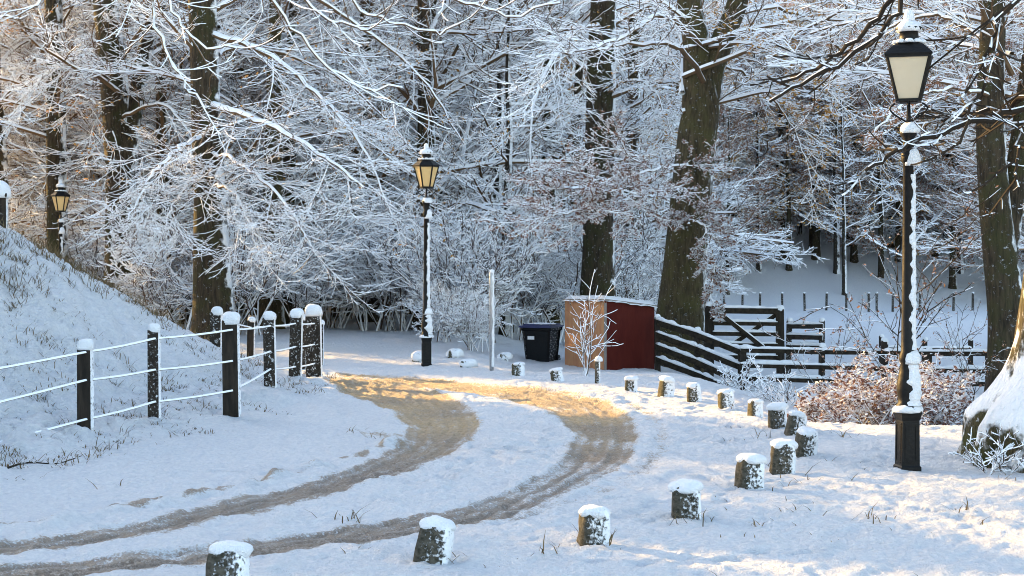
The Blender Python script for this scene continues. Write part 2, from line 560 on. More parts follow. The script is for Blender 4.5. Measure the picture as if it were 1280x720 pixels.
M_IRONS = mat_plain('black_painted_iron_flecked_with_snow', (.004, .004, .0045), (.009, .0088, .0088), .5, 20, 1.0, .18, amp=1.6, nscale=9)
M_PANE = mat_pane('frosted_lantern_glass', (.66, .57, .42), (.86, .77, .60), (.95, .80, .48))
M_PANE_AMBER = mat_pane('amber_lantern_glass', (.72, .52, .22), (.88, .68, .34), (1.0, .74, .30))
M_POST = mat_plain('dark_creosoted_wood', (.012, .010, .008), (.035, .027, .020), .8, 12, .72, .2, (1, 1, .2), .6, amp=1.9, nscale=22, soft=.2)
M_RAIL = mat_plain('weathered_dark_rail', (.012, .010, .008), (.036, .029, .020), .8, 10, 1.02, .1, None, .5, amp=1.2, nscale=12)
M_RAILSNOW = mat_plain('rail_crusted_with_snow', (.014, .011, .009), (.04, .032, .024), .8, 10, .48, .2, None, .5, amp=2.6, nscale=26, soft=.25)
M_STONE = mat_plain('mossy_stone', (.03, .029, .02), (.11, .10, .08), .9, 18, .30, .15, None, 1.0, amp=3.4, nscale=34, soft=.26)
M_STONEF = mat_plain('snow_plastered_stone', (.04, .038, .022), (.11, .10, .07), .9, 18, .12, .15, None, 1.0, amp=2.8, nscale=34, soft=.26)
M_RED = mat_plain('dark_red_painted_board', (.055, .008, .006), (.075, .012, .008), .7, 5, None, .08, (1, 1, .3), .15)
M_PLY = mat_plain('weathered_plywood', (.40, .21, .10), (.30, .13, .07), .75, 4, None, .2, (1, 1, .25), .2)
M_GREY = mat_plain('grey_timber_edge', (.16, .15, .14), (.24, .22, .2), .8, 9, None, .2)
M_BIN = mat_plain('black_plastic', (.006, .007, .0085), (.011, .012, .0135), .5, 30, 1.05, .15, None, .2, amp=1.3, nscale=26)
M_BLUE = mat_plain('navy_plastic_lid', (.018, .022, .075), (.028, .034, .11), .45, 14, None, .4)
M_LABEL = mat_plain('white_sticker', (.55, .56, .58), (.75, .75, .76), .5, 40, None, .3, None, 0)
M_STEEL = mat_plain('galvanised_steel', (.30, .31, .32), (.42, .43, .44), .45, 25, .88, .5, None, .2, .6)
M_WIRE = mat_twig('frosted_wire', (.10, .07, .045), (.16, .12, .08), -.2, .5)

# ------------------------------------------------------------------ ground sheet, split into road, bank and open ground
TR_L = [(-40, 690), (0, 682), (100, 668), (200, 650), (300, 626), (380, 607), (440, 588), (485, 570), (512, 552), (517, 535), (500, 515), (470, 502), (430, 491), (411, 483), (405, 472),
        (460, 472), (505, 478), (552, 492), (585, 510), (591, 530), (583, 548), (552, 567), (500, 588), (440, 606), (380, 624), (300, 642), (200, 663), (100, 678), (0, 690), (-40, 697)]
TR_R = [(-40, 716), (0, 712), (150, 697), (300, 680), (420, 663), (520, 646), (600, 630), (660, 607), (700, 587), (722, 562), (725, 541), (702, 520), (658, 503), (600, 492), (520, 482), (430, 471),
        (425, 466), (520, 471), (600, 480), (690, 487), (755, 502), (783, 522), (790, 548), (775, 574), (740, 600), (680, 627), (600, 648), (520, 665), (420, 679), (300, 694), (150, 714), (0, 724), (-40, 728)]
TR_O = [(640, 640), (720, 618), (790, 590), (822, 560), (824, 540), (808, 518), (780, 503), (788, 501), (818, 515), (833, 540), (831, 562), (798, 594), (724, 625), (642, 646)]
ROAD = [(-300, 660), (0, 655), (120, 640), (260, 612), (340, 594), (420, 576), (505, 548), (512, 530), (470, 505), (405, 486), (330, 474), (330, 458), (420, 462), (600, 472), (700, 480), (790, 495), (850, 512), (890, 545),
        (880, 580), (820, 620), (720, 660), (560, 690), (400, 712), (200, 740), (0, 760), (-300, 790)]
def gpoly(p):
    return np.array([G(a, b)[:2] for a, b in p])
def poly_sd(poly, x, y):
    """signed distance to polygon, positive inside"""
    d = np.full(x.shape, 1e9); ins = np.zeros(x.shape, bool)
    n = len(poly)
    for i in range(n):
        a = poly[i]; b = poly[(i + 1) % n]
        e = b - a
        px, py = x - a[0], y - a[1]
        t = np.clip((px * e[0] + py * e[1]) / (e @ e), 0, 1)
        d = np.minimum(d, (px - t * e[0]) ** 2 + (py - t * e[1]) ** 2)
        c = (a[1] > y) != (b[1] > y)
        with np.errstate(divide='ignore', invalid='ignore'):
            xi = (b[0] - a[0]) * (y - a[1]) / (b[1] - a[1]) + a[0]
        ins ^= c & (x < xi)
    return np.where(ins, 1, -1) * np.sqrt(d)
def line_d(pts, x, y):
    d = np.full(x.shape, 1e9)
    for a, b in zip(pts[:-1], pts[1:]):
        e = b - a
        px, py = x - a[0], y - a[1]
        t = np.clip((px * e[0] + py * e[1]) / (e @ e), 0, 1)
        d = np.minimum(d, (px - t * e[0]) ** 2 + (py - t * e[1]) ** 2)
    return np.sqrt(d)

def build_ground():
    ys = np.concatenate([np.linspace(-90, 3, 12), np.linspace(4, 10.5, 26), np.geomspace(10.6, 42, 400), np.geomspace(42.4, 130, 110), np.geomspace(133, 900, 36)])
    us = np.concatenate([-np.geomspace(7, .47, 26), np.linspace(-.45, .45, 460), np.geomspace(.47, 7, 26)])
    wy = np.where(ys > 6, ys, 6 + (6 - ys) * .15)
    X = us[None] * wy[:, None]
    Y = np.repeat(ys[:, None], len(us), 1)
    Z = H(X, Y)
    near = (Y > 3) & (Y < 60) & (np.abs(X) < 30)
    x, y = X[near], Y[near]
    wob = .10 * fbm(x, y, 1.7, 3, 4)
    sdL = poly_sd(gpoly(TR_L), x, y) + wob
    sdR = poly_sd(gpoly(TR_R), x, y) + wob
    sdO = poly_sd(gpoly(TR_O), x, y) + wob
    sdRoad = poly_sd(gpoly(ROAD), x, y)
    bare = np.maximum(S((sdL + .30) / .40), S((sdR + .30) / .40))
    bare = np.maximum(bare, .66 * S((sdO + .16) / .25))
    # worn strips: the wheel ruts are patchy along their length
    bare = bare * (1 - .30 * S((fbm(x, y, .8, 3, 11) - .05) / .35))
    for sd_ in (sdL, sdR, sdO):
        ins_ = S((sd_ + .25) / .2)
        bare = bare * (1 - ins_ * (.10 + .18 * np.sin((sd_ - wob * .7) * 2 * math.pi / .21 + 1.5 * fbm(x, y, .6, 2, 61))))
    z = Z[near]
    onroad = S((sdRoad + .15) / .4)
    s, t = bank_st(x, y)
    onbank = S((s + 2.2) / 1.6) * bank_fall(t)
    # snow relief: drifts, trampled lumps, footprints
    z = z + .03 * fbm(x, y, .55, 3, 2) * (1 - .5 * onroad)
    z = z + (.026 + .050 * onroad) * fbm(x, y, 3.0, 4, 5) * (1 - .6 * bare) + .034 * fbm(x, y, 8.0, 3, 15) * (1 - .5 * bare)
    z = z + onbank * (.13 * fbm(x, y, 1.6, 3, 21) + .17 * fbm(x, y, 5.0, 3, 23) + .05 * fbm(x, y, 13., 2, 27)) + .03 * (1 - onroad) * (1 - onbank) * fbm(x, y, 5.0, 3, 25)
    z = z - .05 * bare + .012 * bare * fbm(x, y, 6, 2, 8)
    ridge = np.exp(-((np.maximum(sdL, sdR) + .10) / .09) ** 2)
    z = z + .022 * ridge * (1 + 1.2 * fbm(x, y, 4, 2, 9))
    z = z + .010 * bare * np.sin(np.maximum(sdL, sdR) * 2 * math.pi / .105)
    rf = np.random.default_rng(17)
    for _ in range(46):          # walkers' trails of boot prints over the verge and between the ruts
        a0 = rf.uniform(0, 6.28)
        cx, cy = (rf.uniform(-1.5, 7), rf.uniform(12.5, 31))
        for k in range(7):
            fx = cx + math.cos(a0) * .36 * k - math.sin(a0) * .09 * (1 if k % 2 else -1); fy = cy + math.sin(a0) * .36 * k + math.cos(a0) * .09 * (1 if k % 2 else -1)
            m_ = (np.abs(x - fx) < .3) & (np.abs(y - fy) < .3)
            dx, dy = x[m_] - fx, y[m_] - fy
            u_, v_ = dx * math.cos(a0) + dy * math.sin(a0), -dx * math.sin(a0) + dy * math.cos(a0)
            q_ = (u_ / .14) ** 2 + (v_ / .06) ** 2
            z[m_] += (-.040 * np.exp(-q_ ** 2) + .012 * np.exp(-(q_ - 2.2) ** 2)) * (1 - .7 * bare[m_])
    # verge edge on the inside of the bend: low ragged step with soil showing
    edge = gpoly([(-60, 664), (0, 662), (60, 657), (130, 641), (200, 628), (260, 615), (330, 601), (400, 582), (460, 566), (505, 548)])
    de = line_d(edge, x, y)
    z = z + .07 * (1 - onroad) * S((1.3 - de) / 1.0) * S((sdRoad + .4) / -.4 + 1) * 0 + .05 * np.exp(-(de / .16) ** 2) * (1 + 2 * fbm(x, y, 2.5, 2, 31))
    clump = np.exp(-(de / .10) ** 2) * S((fbm(x, y, 2.2, 3, 33) - .02) / .2)
    patch = gpoly([(455, 542), (490, 545), (520, 540)])
    clump = np.maximum(clump, .8 * np.exp(-(line_d(patch, x, y) / .15) ** 2) * S((fbm(x, y, 2.5, 2, 37) + .2) / .3))
    bare = np.maximum(bare, .75 * clump)
    # verge shoulders along the stones
    Z[near] = z
    B = np.zeros_like(Z); B[near] = bare
    SA = np.zeros_like(Z); SA[near] = S((y - 17.5) / 7) * (.75 + .8 * fbm(x, y, .9, 2, 51)).clip(0, 1)  # mask of the painted golden glare, growing towards the bend
    far = (Y >= 45)
    Z[far] += .25 * fbm(X[far], Y[far], .12, 3, 40)
    ny, nx = Z.shape
    V = np.stack([X, Y, Z], -1).reshape(-1, 3)
    q = (np.arange(ny - 1)[:, None] * nx + np.arange(nx - 1)[None]).reshape(-1)
    F = np.stack([q, q + 1, q + nx + 1, q + nx], 1)
    cx = .25 * (X[:-1, :-1] + X[1:, 1:] + X[:-1, 1:] + X[1:, :-1]).reshape(-1)
    cy = .25 * (Y[:-1, :-1] + Y[1:, 1:] + Y[:-1, 1:] + Y[1:, :-1]).reshape(-1)
    rd = np.zeros(len(F), bool)
    k = (cy > 8) & (cy < 45) & (np.abs(cx) < 16)
    rd[k] = poly_sd(gpoly(ROAD), cx[k], cy[k]) > 0
    s, t = bank_st(cx, cy)
    bk = (~rd) & (s > -.3) & (t < 13) & (cx > -60) & (cy > -10)
    for name, mask, lab in (('road', rd, 1), ('bank', bk, 2), ('ground', ~(rd | bk), 3)):
        f = F[mask]
        used, inv = np.unique(f, return_inverse=True)
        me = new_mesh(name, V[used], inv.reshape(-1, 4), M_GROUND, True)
        a = me.attributes.new('bare', 'FLOAT', 'POINT')
        a.data.foreach_set('value', B.reshape(-1)[used].astype(np.float32))
        a = me.attributes.new('sand_glare', 'FLOAT', 'POINT')
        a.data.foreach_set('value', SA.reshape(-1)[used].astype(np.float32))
        o = link(name, me)
        o['kind'] = 'structure'
build_ground()

# ------------------------------------------------------------------ trees
def trunk_mesh(name, pts, rad, mat, n=16, rings=30, flare=.55, seed=0):
    P = spline(pts, rings)
    tt = np.linspace(0, 1, rings)
    R = np.interp(tt, np.linspace(0, 1, len(rad)), rad)
    h = P[:, 2] - P[0, 2]
    rng = np.random.default_rng(seed)
    k = np.arange(n) * 2 * math.pi / n
    lob = 1 + .10 * np.cos(3 * k + rng.random() * 6) + .07 * np.cos(5 * k + rng.random() * 6)
    V = np.empty((rings, n, 3))
    for i in range(rings):
        fl = flare * math.exp(-max(h[i], 0) / (R[0] * 1.5))
        q = R[i] * (1 + fl * (lob * 1.6 - .6)) * (1 + (lob - 1) * .4) * (1 + .05 * vnoise(k * 1.3 + seed, np.full(n, h[i] * .8)))
        V[i, :, 0] = P[i, 0] + q * np.cos(k); V[i, :, 1] = P[i, 1] + q * np.sin(k); V[i, :, 2] = P[i, 2]
    F = []
    for i in range(rings - 1):
        for a in range(n):
            F.append((i * n + a, i * n + (a + 1) % n, (i + 1) * n + (a + 1) % n, (i + 1) * n + a))
    F.append(tuple((rings - 1) * n + a for a in range(n)))
    return new_mesh(name, V.reshape(-1, 3), F, mat, True)

def leaves(rng, P, per, size, spread):
    """small folded leaves hung along twigs (T,K,3)"""
    T, K = P.shape[:2]
    i = rng.integers(0, T, per); k = rng.random(per) * (K - 1); k0 = np.minimum(k.astype(int), K - 2); f = (k - k0)[:, None]
    c = P[i, k0] * (1 - f) + P[i, k0 + 1] * f + rng.normal(0, spread, (per, 3))
    a = norm(rng.normal(size=(per, 3)) * [1, 1, .55]); b = norm(np.cross(a, rng.normal(size=(per, 3))))
    L = size * rng.uniform(.6, 1.3, per)[:, None]
    V = np.stack([c - a * L, c + b * L * .5, c + a * L, c - b * L * .5 + np.cross(a, b) * L * .25], 1).reshape(-1, 3)
    F = np.arange(per * 4).reshape(-1, 4)
    return V, F

def crown_arrays(seed, hgt, r0, z0, n1, len1, n2, n3, n4, droop, snow, ang=1.15):
    """branches of a tree whose trunk is a leaning line of height hgt"""
    rng = np.random.default_rng(seed)
    axis = np.zeros((1, 10, 3)); zz = np.linspace(0, hgt, 10)
    axis[0, :, 2] = zz
    axis[0, :, 0] = .15 * np.cumsum(rng.normal(0, 1, 10)) * np.linspace(0, 1, 10)
    axis[0, :, 1] = .15 * np.cumsum(rng.normal(0, 1, 10)) * np.linspace(0, 1, 10)
    AR = np.linspace(r0, r0 * .15, 10)[None]
    P1, R1 = grow(rng, axis, AR, n1, len1, 9, ang, 1.6, droop * .5, -droop * .9, .09, z0 / hgt, .30, .45, .02)
    P2, R2 = grow(rng, P1, R1, n2, .48, 6, .75, .45, droop * .6, .16, .09, .18, .36, .5, .010)
    P3, R3 = grow(rng, P2, R2, n3, .52, 4, .75, .5, droop * .5, .20, .12, .12, .5, .45, .006)
    sets = [(P1, R1, snow * 1.6, 6), (P2, R2, snow * 1.2, 4), (P3, R3, snow, 4)]
    last = P3
    if n4:
        P4, R4 = grow(rng, P3, R3, n4, .66, 3, .7, .5, -.03, .22, .15, .1, .6, .4, .0045)
        sets.append((P4, R4, snow * .8, 4)); last = P4
    return axis, AR, sets, last, rng
def sets_mesh(name, sets, mat):
    vs, fs, o = [], [], 0
    for P, R, sn, n in sets:
        v, f = tubes(P, R, sn, n)
        vs.append(v); fs.append(f + o); o += len(v)
    return new_mesh(name, np.concatenate(vs), np.concatenate(fs), mat)

class Proto:
    pass
def make_proto(seed, hgt, r0, z0, n1, len1, n2, n3, n4, droop, snow, bark, twig=None, leaf=None, nleaf=0, lsize=.05, ang=1.15):
    p = Proto()
    axis, AR, sets, last, rng = crown_arrays(seed, hgt, r0, z0, n1, len1, n2, n3, n4, droop, snow, ang)
    pts = axis[0].copy(); pts[0, 2] = -.6
    p.trunk = trunk_mesh('trunk', pts, list(AR[0]), bark, 12, 26, .5, seed)
    p.crown = sets_mesh('crown', sets, twig or M_TWIG)
    p.leaf = None
    if leaf:
        v, f = leaves(rng, last, nleaf, lsize, .03)
        p.leaf = new_mesh('leaves', v, f, leaf)
    return p
def put(p, name, label, cat, loc, rz, sc, group, trunk=None):
    t = thing(name, label, cat, tuple(loc), rz, group, sc)
    if p.trunk is not None:
        link('trunk', p.trunk, t)
    link('crown', p.crown, t)
    if p.leaf:
        o = link('leaves', p.leaf, t); o['kind'] = 'stuff'
    return t

BEECH = [make_proto(11, 21, .42, 2.2, 30, .34, 9, 8, 4, -.10, .023, M_BARK),
         make_proto(12, 20, .36, 2.6, 30, .32, 9, 8, 4, -.05, .025, M_BARK),
         make_proto(13, 22, .46, 3.0, 28, .34, 9, 8, 4, -.13, .024, M_BARK)]
HIGH = [make_proto(16, 21, .40, 7.5, 20, .32, 9, 7, 4, -.06, .023, M_BARK), make_proto(17, 22, .42, 8.0, 20, .30, 9, 7, 4, -.03, .023, M_BARK)]
GOLDEN = [make_proto(21, 20, .34, 2.8, 28, .32, 9, 7, 3, -.04, .026, M_BARK, M_TWIG_BROWN, M_LEAF_GOLD, 7500, .10)]
RUSSET = [make_proto(24, 18, .30, 2.0, 28, .33, 9, 7, 3, -.03, .024, M_BARK, M_TWIG_BROWN, M_LEAF_RUSSET, 13000, .115)]
RUSSET_NEAR = make_proto(25, 18, .30, 2.6, 28, .33, 9, 7, 3, -.03, .020, M_BARK, M_TWIG_BROWN, M_LEAF_RUSSET, 7000, .055)
POLE = [make_proto(31, 20, .22, 3.5, 20, .18, 7, 6, 0, .02, .045, M_BARK_POLE),
        make_proto(32, 19, .26, 2.5, 22, .20, 7, 6, 0, -.05, .045, M_BARK_POLE)]

def shrub_proto(seed, n, h, spread, n2, n3, n4, snow, mat, leaf=None, nleaf=0, lsize=.045, r0=.03, lean=.35, split=False):
    rng = np.random.default_rng(seed)
    K = 8
    P = np.zeros((n, K, 3)); d = np.stack([rng.normal(0, lean, n), rng.normal(0, lean, n), np.ones(n)], 1); d = norm(d)
    P[:, 0] = np.stack([rng.normal(0, spread, n), rng.normal(0, spread, n), np.full(n, -.12)], 1)
    ln = h * rng.uniform(.6, 1.1, n) / (K - 1)
    for k in range(1, K):
        P[:, k] = P[:, k - 1] + d * ln[:, None]
        d = d + rng.normal(0, .09, (n, 3)); d[:, :2] += d[:, :2] * .10; d = norm(d)
    R = np.full((n, 1), r0) * np.linspace(1, .35, K)[None] * rng.uniform(.6, 1.2, (n, 1))
    P2, R2 = grow(rng, P, R, n2, .50, 6, .75, 1.2, -.03, .12, .12, .2, .5, .45, .010)
    P3, R3 = grow(rng, P2, R2, n3, .50, 4, .75, .6, -.03, .18, .14, .12, .55, .45, .007)
    sets = [(P, R, snow, 6), (P2, R2, snow, 4), (P3, R3, snow * .9, 4)]
    last = P3
    if n4:
        P4, R4 = grow(rng, P3, R3, n4, .6, 3, .7, .6, -.02, .2, .15, .1, .6, .4, .005)
        sets.append((P4, R4, snow * .8, 4)); last = P4
    p = Proto(); p.trunk = None
    p.stems = [sets_mesh('stem', [(P[i:i + 1], R[i:i + 1], snow, 6)], mat) for i in range(n)] if split else [sets_mesh('stems', sets[:1], mat)]
    p.twigs = sets_mesh('twigs', sets[1:], mat)
    p.leaf = None
    if leaf:
        v, f = leaves(rng, last, nleaf, lsize, .03); p.leaf = new_mesh('leaves', v, f, leaf)
    return p
def put_shrub(p, name, label, cat, loc, rz, sc, group=None):
    t = thing(name, label, cat, tuple(loc), rz, group, sc)
    for me in p.stems:
        link('stem' if len(p.stems) > 1 else 'stems', me, t)
    link('twigs', p.twigs, t)['kind'] = 'stuff'
    if p.leaf:
        o = link('leaves', p.leaf, t); o['kind'] = 'stuff'
    return t
SHRUB = [shrub_proto(41, 9, 5.0, .35, 8, 7, 4, .026, M_BUSH), shrub_proto(42, 12, 3.6, .5, 8, 7, 4, .026, M_BUSH), shrub_proto(43, 7, 6.5, .3, 9, 7, 5, .026, M_TWIG)]

def big_tree(name, label, trunkpts, trunkrad, bark, boughs, twigmat, proto=None, prot_sc=1.0, prz=0.0, extra_trunks=(), leafspec=None, leaf2=None, seed=0, snow=.018, n2=15, n3=8, n4=4, grav=-.05):
    """single old tree with its own trunk, hand-placed boughs (each a part) and, high up, a crown"""
    b = np.array(trunkpts[0], float)
    t = thing(name, label, 'tree', tuple(b))
    tp = [np.asarray(q, float) - b for q in trunkpts]
    tp[0] = tp[0] + np.array([0, 0, -.6])
    link('trunk', trunk_mesh('trunk', tp, trunkrad, bark, 20, 44, .5, seed), t)
    for pts, rad in extra_trunks:
        link('limb', trunk_mesh('limb', [np.asarray(q, float) - b for q in pts], rad, bark, 12, 26, 0, seed + 3), t)
    for j, (pts, r0, l2) in enumerate(boughs):
        rng = np.random.default_rng(seed * 100 + j)
        P = (spline(pts, 26) - b)[None]
        P[0, 2:-1] += rng.normal(0, .014, (23, 3)) * (1 + 1.0 * (Y3 > 0))
        R = np.linspace(r0 * .8, max(r0 * .16, .010), 26)[None]
        P2, R2 = grow(rng, P, R, n2, l2, 8, .7, .6, grav, .16, .06, .12, .28, .45, .009)
        P3, R3 = grow(rng, P2, R2, n3, .50, 5, .7, .55, grav * .7, .18, .09, .12, .5, .45, .006)
        sets = [(P2, R2, snow, 4), (P3, R3, snow * .9, 4)]
        last = P3
        if n4:
            P4, R4 = grow(rng, P3, R3, n4, .6, 3, .7, .55, -.02, .2, .14, .1, .6, .4, .005)
            sets.append((P4, R4, snow * .75, 4)); last = P4
        bo = link('bough', sets_mesh('bough', [(P, R, snow * 1.6, 8)], twigmat), t)
        link('twigs', sets_mesh('twigs', sets, twigmat), bo)['kind'] = 'stuff'
        for spec in (leafspec, leaf2):
            if spec is None: continue
            lm, nl, ls, which = spec
            if which is None or j in which:
                v, f = leaves(rng, last, nl, ls, .04)
                o = link('leaves', new_mesh('leaves', v, f, lm), bo); o['kind'] = 'stuff'
    if proto is not None:
        link('crown', proto.crown, t, (0, 0, 0), prz, prot_sc)
    return t

# ---- old trees one can tell apart
def TW(px, y, pys):
    """trunk axis through given picture points at one distance"""
    return [W(a, b, y) for a, b in pys]
def tree_axis(pyx, y):
    p = [W(a, b, y) for a, b in pyx]
    p[0][2] = Hs(p[0][0], p[0][1])
    return p
# tree left of the centre, drooping boughs hang to the ground
Y3 = 47.0
big_tree('beech_tree', 'dark old beech behind the bank with snowy boughs drooping towards the middle lamp',
         tree_axis([(268, 400), (262, 250), (257, 120), (253, 0), (248, -160), (245, -330)], Y3), [.62, .48, .44, .42, .34, .2], M_BARK,
         [([W(262, 130, Y3), W(300, 142, Y3 - 2), W(350, 163, Y3 - 4), W(405, 195, Y3 - 5.5), W(455, 235, Y3 - 6.5)], .15, .42),
          ([W(258, 40, Y3), W(320, 60, Y3 - 1), W(390, 110, Y3 - 2), W(450, 180, Y3 - 3), W(490, 270, Y3 - 3.5)], .13, .42),
          ([W(262, 190, Y3), W(300, 205, Y3 - 2.5), W(345, 240, Y3 - 4), W(380, 290, Y3 - 5), W(395, 320, Y3 - 5.5)], .08, .42),
          ([W(262, 230, Y3), W(290, 240, Y3 - 3), W(310, 275, Y3 - 4), W(320, 315, Y3 - 4.5)], .06, .42),
          ([W(255, 170, Y3), W(225, 185, Y3 - 2.5), W(190, 220, Y3 - 4), W(160, 275, Y3 - 5)], .10, .42),
          ([W(258, 210, Y3), W(235, 230, Y3 - 3), W(212, 265, Y3 - 4), W(200, 305, Y3 - 4.5)], .06, .42),
          ([W(254, 80, Y3), W(290, 60, Y3 + 2), W(360, 70, Y3 + 4), W(440, 110, Y3 + 5), (W(520, 190, Y3 + 5))], .12, .42),
          ([W(254, 20, Y3), W(340, -20, Y3 + 1), W(430, 20, Y3 + 2), W(520, 90, Y3 + 2), W(580, 180, Y3 + 2)], .13, .40)],
         M_TWIG, HIGH[0], 1.0, 1.0, leaf2=(M_LEAF_GOLD, 300, .055, (1, 6, 7)), seed=3, snow=.012, n3=9)
Y2 = 53.0
big_tree('beech_tree', 'twin-stemmed leaning dark tree on the far side of the bank',
         tree_axis([(152, 330), (150, 230), (146, 150), (138, 60), (131, 0), (118, -150), (110, -300)], Y2), [.62, .52, .50, .46, .42, .3, .15], M_BARK,
         [([W(140, 90, Y2), W(110, 70, Y2 - 1), W(60, 90, Y2 - 3), W(20, 130, Y2 - 4)], .10, .45),
          ([W(146, 150, Y2), W(200, 130, Y2 - 2), W(240, 170, Y2 - 3), W(260, 220, Y2 - 3.5)], .08, .45),
          ([W(150, 200, Y2), W(120, 195, Y2 + 2), W(75, 215, Y2 + 3), W(45, 250, Y2 + 3)], .08, .48)],
         M_TWIG, HIGH[1], 1.0, 2.2, [([W(156, 215, Y2), W(166, 150, Y2), W(178, 80, Y2 + .5), W(196, 0, Y2 + .5), W(215, -120, Y2 + 1)], [.40, .30, .28, .24, .14])], seed=4)
Y1 = 56.0
big_tree('beech_tree', 'leftmost dark trunk, standing behind the far-left lamp',
         tree_axis([(72, 320), (70, 200), (69, 80), (66, 0), (60, -150), (58, -280)], Y1), [.42, .36, .34, .31, .24, .1], M_BARK,
         [([W(69, 60, Y1), W(40, 40, Y1 - 1), W(10, 20, Y1 - 2), W(-20, 40, Y1 - 3)], .09, .45),
          ([W(70, 130, Y1), W(100, 120, Y1 - 2), W(130, 140, Y1 - 3), W(150, 190, Y1 - 4)], .07, .45)],
         M_TWIG, HIGH[0], .9, 2.4, leaf2=(M_LEAF_GOLD, 420, .06, None), seed=5)
Y5 = 55.0
big_tree('beech_tree', 'tall straight dark trunk rising behind the red shed',
         tree_axis([(748, 400), (749, 300), (751, 180), (753, 60), (755, 0), (757, -150), (757, -300)], Y5), [.68, .56, .54, .50, .46, .34, .2], M_BARK,
         [([W(754, 30, Y5), W(720, 40, Y5 - 2), W(680, 90, Y5 - 4), W(662, 160, Y5 - 5), W(666, 250, Y5 - 5.5)], .10, .40),
          ([W(752, 120, Y5), W(790, 100, Y5 - 2), W(820, 120, Y5 - 3), W(840, 170, Y5 - 4)], .07, .45)],
         M_TWIG, HIGH[1], 1.05, 3.3, leaf2=(M_LEAF_GOLD, 250, .055, None), seed=6)
Y6 = 46.5
big_tree('beech_tree', 'thick mossy beech forking high up beside the field gate',
         tree_axis([(848, 405), (857, 330), (864, 250), (872, 170), (877, 130), (872, 60), (862, 0), (850, -140)], Y6), [.82, .63, .61, .59, .58, .42, .37, .25], M_BARK_MOSSY,
         [([W(884, 110, Y6), W(850, 60, Y6 - 3), W(800, 55, Y6 - 5), W(740, 62, Y6 - 6.5), W(715, 70, Y6 - 7)], .10, .30),
          ([W(880, 60, Y6), W(830, 20, Y6 - 4), W(780, 45, Y6 - 6), W(720, 65, Y6 - 7.5), W(670, 72, Y6 - 8)], .09, .32),
          ([W(866, 240, Y6), W(830, 236, Y6 - 2), W(780, 252, Y6 - 4), W(730, 262, Y6 - 5.5), W(690, 268, Y6 - 6)], .055, .40),
          ([W(868, 205, Y6), W(820, 212, Y6 - 2.5), W(770, 224, Y6 - 4.5), W(715, 236, Y6 - 6)], .05, .42),
          ([W(862, 285, Y6), W(858, 278, Y6 - 1.2), W(868, 277, Y6 - 1.8), W(884, 290, Y6 - 2.2), W(892, 330, Y6 - 2.4), W(885, 385, Y6 - 2.5)], .04, .26),
          ([W(880, 60, Y6), W(940, 55, Y6 - 2), W(1000, 75, Y6 - 3), W(1050, 130, Y6 - 4)], .08, .40),
          ([W(915, 20, Y6), W(975, 10, Y6 + 2), W(1040, 50, Y6 + 3), W(1085, 130, Y6 + 4), W(1105, 210, Y6 + 4)], .08, .42),
          ([W(892, 80, Y6), W(935, 95, Y6 + 1), W(985, 150, Y6 + 2), W(1015, 225, Y6 + 2)], .06, .45),
          ([W(935, -50, Y6), W(1010, -60, Y6 - 1), W(1090, -10, Y6 - 2), W(1150, 80, Y6 - 3)], .08, .42)],
         M_TWIG, HIGH[0], 1.0, 5.0, [([W(876, 150, Y6), W(888, 90, Y6), W(906, 40, Y6), W(922, 0, Y6), W(950, -120, Y6)], [.50, .42, .37, .33, .22])],
         (M_LEAF_PINK, 4200, .055, (2, 3, 4)), seed=7, n2=11, leaf2=(M_LEAF_GOLD, 1000, .055, (5, 6, 7, 8)))
Y7 = 36.0
big_tree('beech_tree', 'brown trunk at the right edge beyond the post and rail fence',
         tree_axis([(1264, 470), (1258, 400), (1250, 320), (1242, 240), (1238, 160), (1240, 60), (1246, -60), (1250, -260)], Y7), [.52, .42, .39, .36, .33, .30, .25, .14], M_BARK,
         [([W(1240, 120, Y7), W(1190, 110, Y7 - 2), W(1130, 130, Y7 - 3), W(1080, 180, Y7 - 3.5)], .06, .34),
          ([W(1240, 60, Y7), W(1180, 20, Y7 + 1), W(1100, 40, Y7 + 2), W(1030, 110, Y7 + 2.5)], .08, .42)],
         M_TWIG, HIGH[0], .9, 1.2, [([W(1252, 330, Y7 + .2), W(1264, 260, Y7 + .3), W(1276, 160, Y7 + .3), W(1290, 40, Y7 + .3)], [.34, .26, .22, .16])],
         (M_LEAF_RUSSET, 900, .045, None), seed=8, n2=8, n3=6, snow=.013)
Y8 = 58.0
big_tree('beech_tree', 'brown stump-like lower trunk seen between the fence posts and the drooping twigs',
         tree_axis([(338, 420), (339, 380), (340, 340), (342, 200), (344, 60), (346, -120)], Y8), [.52, .44, .42, .36, .28, .15], M_BARK_MOSSY,
         [([W(341, 230, Y8), W(380, 230, Y8 - 1), W(430, 270, Y8 - 2), W(470, 340, Y8 - 3)], .07, .45)],
         M_TWIG, HIGH[1], .85, 4.0, seed=9)
